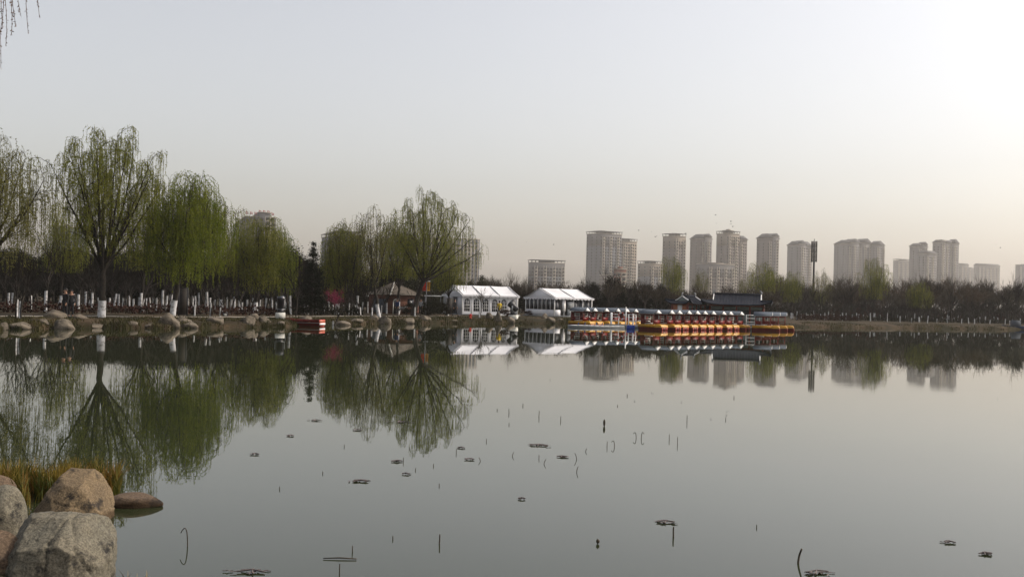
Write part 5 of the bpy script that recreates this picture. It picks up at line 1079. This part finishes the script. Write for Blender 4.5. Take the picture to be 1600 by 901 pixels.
# ------------------------------------------------------------------ people
def skin_mesh(name, verts, edges, radii, mt, sub=1):
    me = bpy.data.meshes.new(name); me.from_pydata([tuple(v) for v in verts], edges, []); ob = bpy.data.objects.new(name, me); col.objects.link(ob)
    md = ob.modifiers.new('s', 'SKIN'); md.use_smooth_shade = True; sv = me.skin_vertices[0].data
    for i, r_ in enumerate(radii): sv[i].radius = (r_, r_) if not isinstance(r_, tuple) else r_
    sv[0].use_root = True
    sb = ob.modifiers.new('u', 'SUBSURF'); sb.levels = sub; sb.render_levels = sub
    dg = bpy.context.evaluated_depsgraph_get(); me2 = bpy.data.meshes.new_from_object(ob.evaluated_get(dg)); bpy.data.objects.remove(ob); me2.materials.clear(); me2.materials.append(MAT[mt]); me2.name = name
    return me2
def person(loc, rz, H, coat, trousers, label, pose='stand', hem=.50):
    o = thing('person', tuple(loc), rz, label, 'person'); s = H / 1.7
    J = dict(pel=(0, 0, .93), ch=(0, 0, 1.20), nk=(0, 0, 1.42), nk2=(0, .01, 1.50), hd=(0, .02, 1.58), ht=(0, .015, 1.66))
    st = .30 if pose == 'walk' else .04
    for sd_, sg in (('l', -1), ('r', 1)):
        f = st * sg
        J['hip' + sd_] = (sg * .09, 0, .88); J['kn' + sd_] = (sg * .10, f * .55 + .03, .49); J['an' + sd_] = (sg * .10, f - (.02 if f < 0 else 0), .08); J['to' + sd_] = (sg * .11, f + .16, .035)
        J['sh' + sd_] = (sg * .18, 0, 1.38); J['el' + sd_] = (sg * .24, -f * .35 - .03, 1.12); J['wr' + sd_] = (sg * .24, -f * .75 + .08, .88); J['pa' + sd_] = (sg * .24, -f * .8 + .10, .81)
    names = list(J); V = [np.array(J[n_]) * s for n_ in names]; ix = {n_: i for i, n_ in enumerate(names)}
    E = [('pel', 'ch'), ('ch', 'nk'), ('nk', 'nk2'), ('nk2', 'hd'), ('hd', 'ht')]
    for d_ in 'lr': E += [('pel', 'hip' + d_), ('hip' + d_, 'kn' + d_), ('kn' + d_, 'an' + d_), ('an' + d_, 'to' + d_), ('nk', 'sh' + d_), ('sh' + d_, 'el' + d_), ('el' + d_, 'wr' + d_), ('wr' + d_, 'pa' + d_)]
    rad = dict(pel=.12, ch=.13, nk=.07, nk2=.055, hd=.095, ht=.07, hip=.085, kn=.055, an=.038, to=.03, sh=.06, el=.042, wr=.028, pa=.034)
    R_ = [rad[n_] if n_ in rad else rad[n_[:-1]] for n_ in names]; R_ = [r_ * s for r_ in R_]; E = [(ix[a], ix[b]) for a, b in E]
    for d_, sg in (('l', -1), ('r', 1)):                     # five fingers
        p_ = np.array(J['pa' + d_])
        for q, (dy, ln) in enumerate(((.028, .065), (.010, .075), (-.010, .07), (-.027, .055))):
            V += [(p_ + [0, dy, -.035]) * s, (p_ + [-sg * .008, dy * 1.1 + .006, -.035 - ln * .6]) * s, (p_ + [-sg * .02, dy * 1.1 + .01, -.035 - ln]) * s]; n_ = len(V); E += [(ix['pa' + d_], n_ - 3), (n_ - 3, n_ - 2), (n_ - 2, n_ - 1)]; R_ += [.010 * s, .009 * s, .008 * s]
        V += [(p_ + [-sg * .012, .04, .0]) * s, (p_ + [-sg * .02, .058, -.04]) * s]; n_ = len(V); E += [(ix['pa' + d_], n_ - 2), (n_ - 2, n_ - 1)]; R_ += [.011 * s, .009 * s]
    bd = link('body', skin_mesh('body', V, E, R_, 'skin'), o)
    fc = MB(); fc.box((0, .125 * s, 1.575 * s), (.022 * s, .03 * s, .05 * s), 0, .5); fc.build('nose', 'skin', bd)
    for sg in (-1, 1): MB().add(ICO[3][0] * np.array([.012, .008, .008]) * s + np.array([sg * .035, .108, 1.60]) * s, ICO[3][1]).build('eye', 'hair', bd); MB().add(ICO[3][0] * np.array([.012, .025, .035]) * s + np.array([sg * .098, .01, 1.58]) * s, ICO[3][1]).build('ear', 'skin', bd)
    MB().box((0, .108 * s, 1.525 * s), (.045 * s, .012 * s, .009 * s)).build('mouth', 'boat_red', bd)
    hv = ICO[3][0].copy(); hv = hv * np.array([.108, .118, .118]) * s + np.array([0, -.012, 1.625]) * s; k = hv[:, 1] > .045 * s; hv[k, 2] = np.maximum(hv[k, 2], 1.655 * s); MB().add(hv, ICO[3][1]).build('hair', 'hair', o, True)
    cv = [J['ch'], (0, 0, 1.02), (0, 0, .86), (0, 0, hem + .12), (0, 0, 1.36)] if hem < .8 else [J['ch'], (0, 0, 1.02), (0, 0, .86), (0, 0, .84), (0, 0, 1.36)]
    cv.append((0, 0, 1.47)); ce = [(0, 1), (1, 2), (2, 3), (0, 4), (4, 5)]; cr = [.165, .155, .165, .17, .12, .078]
    for d_ in 'lr': n_ = len(cv); cv += [J['sh' + d_], J['el' + d_], J['wr' + d_]]; ce += [(4, n_), (n_, n_ + 1), (n_ + 1, n_ + 2)]; cr += [.08, .062, .05]
    link('coat', skin_mesh('coat', [np.array(v) * s for v in cv], ce, [r_ * s for r_ in cr], coat), o)
    tv = [(0, 0, .93)]; te = []; tr_ = [.135]
    for d_ in 'lr': n_ = len(tv); a_ = np.array(J['an' + d_]); tv += [J['hip' + d_], J['kn' + d_], tuple(a_ + [0, 0, .02])]; te += [(0, n_), (n_, n_ + 1), (n_ + 1, n_ + 2)]; tr_ += [.10, .072, .06]
    link('trousers', skin_mesh('trousers', [np.array(v) * s for v in tv], te, [r_ * s for r_ in tr_], trousers), o)
    for d_ in 'lr': t_ = np.array(J['to' + d_]); MB().box((t_ + [0, -.07, .01]) * s, (.095 * s, .27 * s, .085 * s), 0, .8).build('shoe', 'black_metal', o)
    return o
b = hit(101.5, 496.5); person(b, 2.6, 1.70, 'cloth_black', 'cloth_black', 'person in a dark coat standing left of the pair on the left bank', hem=.55)
b2 = onland(110.5, b[1] + .25); person(b2, 3.4, 1.58, 'cloth_black', 'cloth_black', 'shorter person in black standing right of the pair on the left bank', hem=.55)
b = hit(710, 493.5); person(b, -1.3, 1.68, 'cloth_black', 'cloth_black', 'man in black striding past the first tent entrance', 'walk', .85)
b = onland(780, 107); person(b, .3, 1.62, 'cloth_yellow', 'cloth_black', 'person in a yellow coat behind the pointed boulder', hem=.55)
b = onland(657, 104); person(b, 3.0, 1.62, 'cloth_grey', 'cloth_black', 'person in a pale grey jacket right of the hut', hem=.85)
b = hit(1413.5, 497.5); person(b, 1.8, 1.65, 'cloth_blue', 'cloth_black', 'person in a dark blue jacket on the right shore', 'walk', .85)
b = hit(620.5, 492); person(b, 2.5, 1.55, 'cloth_blue', 'cloth_black', 'person in dark blue standing before the hut door', hem=.85)
# slatted bench by the hut
b = hit(628, 492); o = thing('park_bench', tuple(b), .15, 'grey slatted park bench right of the hut door', 'bench')
for k in range(3): MB().box((0, -.14 + .14 * k, .44), (1.1, .11, .03)).build('seat_slat', 'grey_panel', o)
for k in range(2): MB().box((0, .23, .62 + .14 * k), (1.1, .03, .10)).build('back_slat', 'grey_panel', o)
for x in (-.48, .48):
    for y, h in ((-.15, .43), (.22, .82)): MB().box((x, y, h / 2), (.05, .05, h)).build('leg', 'black_metal', o)

# ------------------------------------------------------------------ dead lotus stalks and floating leaves
def stalk(px, y0, y1, kind, label=None, dx=0.0, r_=.006):
    b = W(px + (dx if kind == 'c' else 0), (y0 + y1) / 2, 0); t = P(px + (0 if kind == 'c' else dx), y0, b[1]); h = max(.03, float(t[2])); lx = float(t[0] - b[0]); o = None; m = MB(); k = np.linspace(0, 1, 7)
    if kind == 'c': pts = [(lx * q ** 1.6, 0, h * q) for q in k]
    elif kind == 'l': pts = [(lx * q, .02 * math.sin(3 * q), h * q) for q in k]
    elif kind == 'h': pts = [((1 - q) ** 2 * 0 + 2 * q * (1 - q) * lx * .05 + q * q * lx * .75, 0, 2 * q * (1 - q) * h * 1.5 + q * q * h * .72) for q in np.linspace(0, 1, 12)]
    else: pts = [(h * .08 * math.sin(px) * q + h * .03 * math.sin(2.5 * q + px), 0, h * q) for q in k]
    pts = [(pts[0][0], pts[0][1], -.3)] + pts; r_ = r_ * max(.75, b[1] / 19)
    if kind == 'b': m.add(ICO[3][0] * np.array([.016, .016, h * .42]) * max(1, b[1] / 11) ** .5 + [0, 0, h * .5], ICO[3][1])
    m.tube(pts, np.linspace(r_ * 1.1, r_ * .8, len(pts)), 6, True); o = m.build('lotus_stalk', 'stalk', None, True); o.location = tuple(b)
    tag(o, label or 'short thin dead lotus stalk standing upright in the open water', 'stalk', None if label else 'upright dead lotus stalks')
for a_ in ((795.5, 638, 652), (795.5, 660, 667), (842, 641, 660), (876, 650, 664), (1073.6, 648, 669), (1045.6, 678, 695), (1058.7, 682, 704), (817, 630, 638), (713, 701, 714), (677.5, 724, 732), (538, 694, 702), (640, 698, 704), (630, 714, 728), (842, 710, 722), (1134, 652, 660), (777, 638, 644), (965, 632, 637), (1147, 618, 625), (551, 852, 872), (530, 880, 912), (614, 838, 846), (1182, 820, 828), (686, 757, 761), (504, 738, 741), (437, 762, 766), (649, 733, 736), (980, 615, 622), (760, 685, 694)): stalk(a_[0], a_[1], a_[2], 's')
stalk(686, 834, 863, 's', 'tallest straight dead stalk left of the middle near the bottom edge', r_=.008); stalk(1052, 822, 853, 's', 'dead stalk standing beside the floating leaf patch right of the middle', r_=.01)
stalk(1247, 857, 901, 'l', 'thick slanting dead stalk near the bottom edge on the right', 6, .012); stalk(944, 655, 676, 'b', 'dead stalk with a dark seed head below the pontoon'); stalk(934, 841, 857, 'b', 'round dark seed pod poking out of the water at the bottom')
stalk(898, 707, 727, 'c', 'bowed dead stalk right of the floating dark leaf', 3); stalk(903.5, 728, 746, 'c', 'bowed dead stalk below the other bowed one', -2.5); stalk(803, 706, 718, 'c', 'bowed dead stalk left of the floating leaves', -2.5); stalk(853, 717, 731, 'c', 'thick bowed dead stalk under the floating leaves', -3); stalk(748, 714, 726, 'c', 'bowed dead stalk right of the reflected round willow', 2.5)
stalk(917, 700, 710, 'c', 'small bowed dead stalk right of the floating dark leaf', -2); stalk(994, 675, 693, 'h', 'hooked dead stalk, left one of a mirrored pair', -6); stalk(1002, 675, 694, 'h', 'hooked dead stalk, right one of a mirrored pair', 6); stalk(948.5, 689, 706, 's', 'straight dead stalk left of the bracket-shaped one'); stalk(960, 688, 706, 'h', 'dead stalk folded over like a bracket', -6)
stalk(293, 824, 882, 'h', 'dead reed bent over at the top near the lower left', -14, .006)
def floating(px0, px1, py, label, seed, dense=1.0):
    c = W((px0 + px1) / 2, py, 0); w_ = .85 * (px1 - px0) * c[1] / FPX; r_ = np.random.default_rng(seed); m = MB(); n = int(5 + 4 * dense)
    for k in range(n):
        a = r_.uniform(0, 6.28); x, y = r_.normal(0, .22) * w_, r_.normal(0, .15) * w_; L = w_ * r_.uniform(.18, .42); q = np.linspace(0, 1, 6); wd = L * r_.uniform(.12, .3); cu = r_.uniform(-.5, .5)
        ax = np.array([math.cos(a), math.sin(a) * .8, 0]); sx = np.array([-math.sin(a), math.cos(a), 0]); g = []
        for t in q:
            p_ = np.array([x, y, ( .004 + .0012 * k)]) + ax * L * (t - .5) + sx * cu * L * .4 * (t - .5) ** 2 + np.array([0, 0, w_ * .012 * r_.uniform(0, 1) * math.sin(t * 3.1)]); wv = wd * math.sin(math.pi * min(.97, .06 + t * .9)) + .004
            g.append([p_ - sx * wv / 2 + [0, 0,   .004 * r_.uniform(0, 1)], p_ + [0, 0, -.002], p_ + sx * wv / 2 + [0, 0, .007 * r_.uniform(0, 1)]])
        m.grid(g)
    for k in range(3):
        a = r_.uniform(0, 6.28); m.tube([(-.4 * w_ * math.cos(a), -.3 * w_ * math.sin(a), .01), (0, .02, .02), (.45 * w_ * math.cos(a + .3), .3 * w_ * math.sin(a + .3), .012)], .006, 4)
    o = m.build('floating_leaves', 'debris', None, True); o.location = tuple(c); tag(o, label, 'leaves', 'floating dead lotus leaves')
for k, (a_, b_, y_, lab) in enumerate(((483, 503, 657, 'tiny floating dead leaf nearest the reflected left willows'), (445, 463, 681, 'faint floating dead leaf left of the middle'), (389, 407, 710, 'leftmost small floating dead leaf'), (547, 569, 672, 'dark floating dead leaf below the reflected slim willow'), (606, 644, 659, 'long pale floating leaf inside the reflected round willow'),
        (544, 581, 752, 'flat floating leaf patch left of the middle'), (608, 633, 721, 'floating dead leaf with a stalk beside it'), (626, 643, 741, 'tiny floating leaf right of the flat patch'), (712, 731, 700, 'small floating leaf under the reflected round willow'), (721, 746, 718, 'small floating leaf left of the bowed stalk'), (822, 863, 696, 'long floating leaf patch among the middle stalks'),
        (866, 891, 714, 'dark curled floating leaf among the middle stalks'), (1020, 1059, 816, 'tangled floating leaves beside a stalk right of the middle'), (1250, 1304, 895, 'largest floating leaf patch at the bottom edge'), (1524, 1556, 866, 'floating leaf patch near the right edge'), (1470, 1496, 848, 'faint floating leaf left of the right-edge patch'), (364, 421, 894, 'tangled floating leaves at the bottom edge on the left'), (807, 823, 780, 'tiny floating leaf in the middle of the open water'))): floating(a_, b_, y_, lab, 200 + k)
a_ = W(505, 873, 0); b_ = W(557, 874, 0); m = MB(); m.tube([(0, 0, .008), tuple((b_ - a_) * .5 + [0, .01, .012]), tuple((b_ - a_) + [0, 0, .008])], [.004, .006, .005], 5, True); o = m.build('floating_twig', 'stalk'); o.location = tuple(a_); tag(o, 'thin floating twig lying flat near the bottom left', 'twig')

# ------------------------------------------------------------------ haze over the whole park and city
HZ = 135.0
o = MB().box((0, 0, (HZ - 2.5) / 2), (6600, 6600, HZ + 2.5)).build('haze', None); tag(o, 'pale dusty haze lying over lake, park and city', 'haze', None, 'stuff')
m = bpy.data.materials.new('haze'); m.use_nodes = True; t = m.node_tree; t.nodes.clear(); ou = t.nodes.new('ShaderNodeOutputMaterial'); pv = t.nodes.new('ShaderNodeVolumePrincipled')
pv.inputs['Color'].default_value = (.97, .93, .88, 1); pv.inputs['Density'].default_value = HAZE_D if 'HAZE_D' in globals() else .00018; pv.inputs['Anisotropy'].default_value = .25
t.links.new(pv.outputs[0], ou.inputs['Volume']); o.data.materials.append(m)
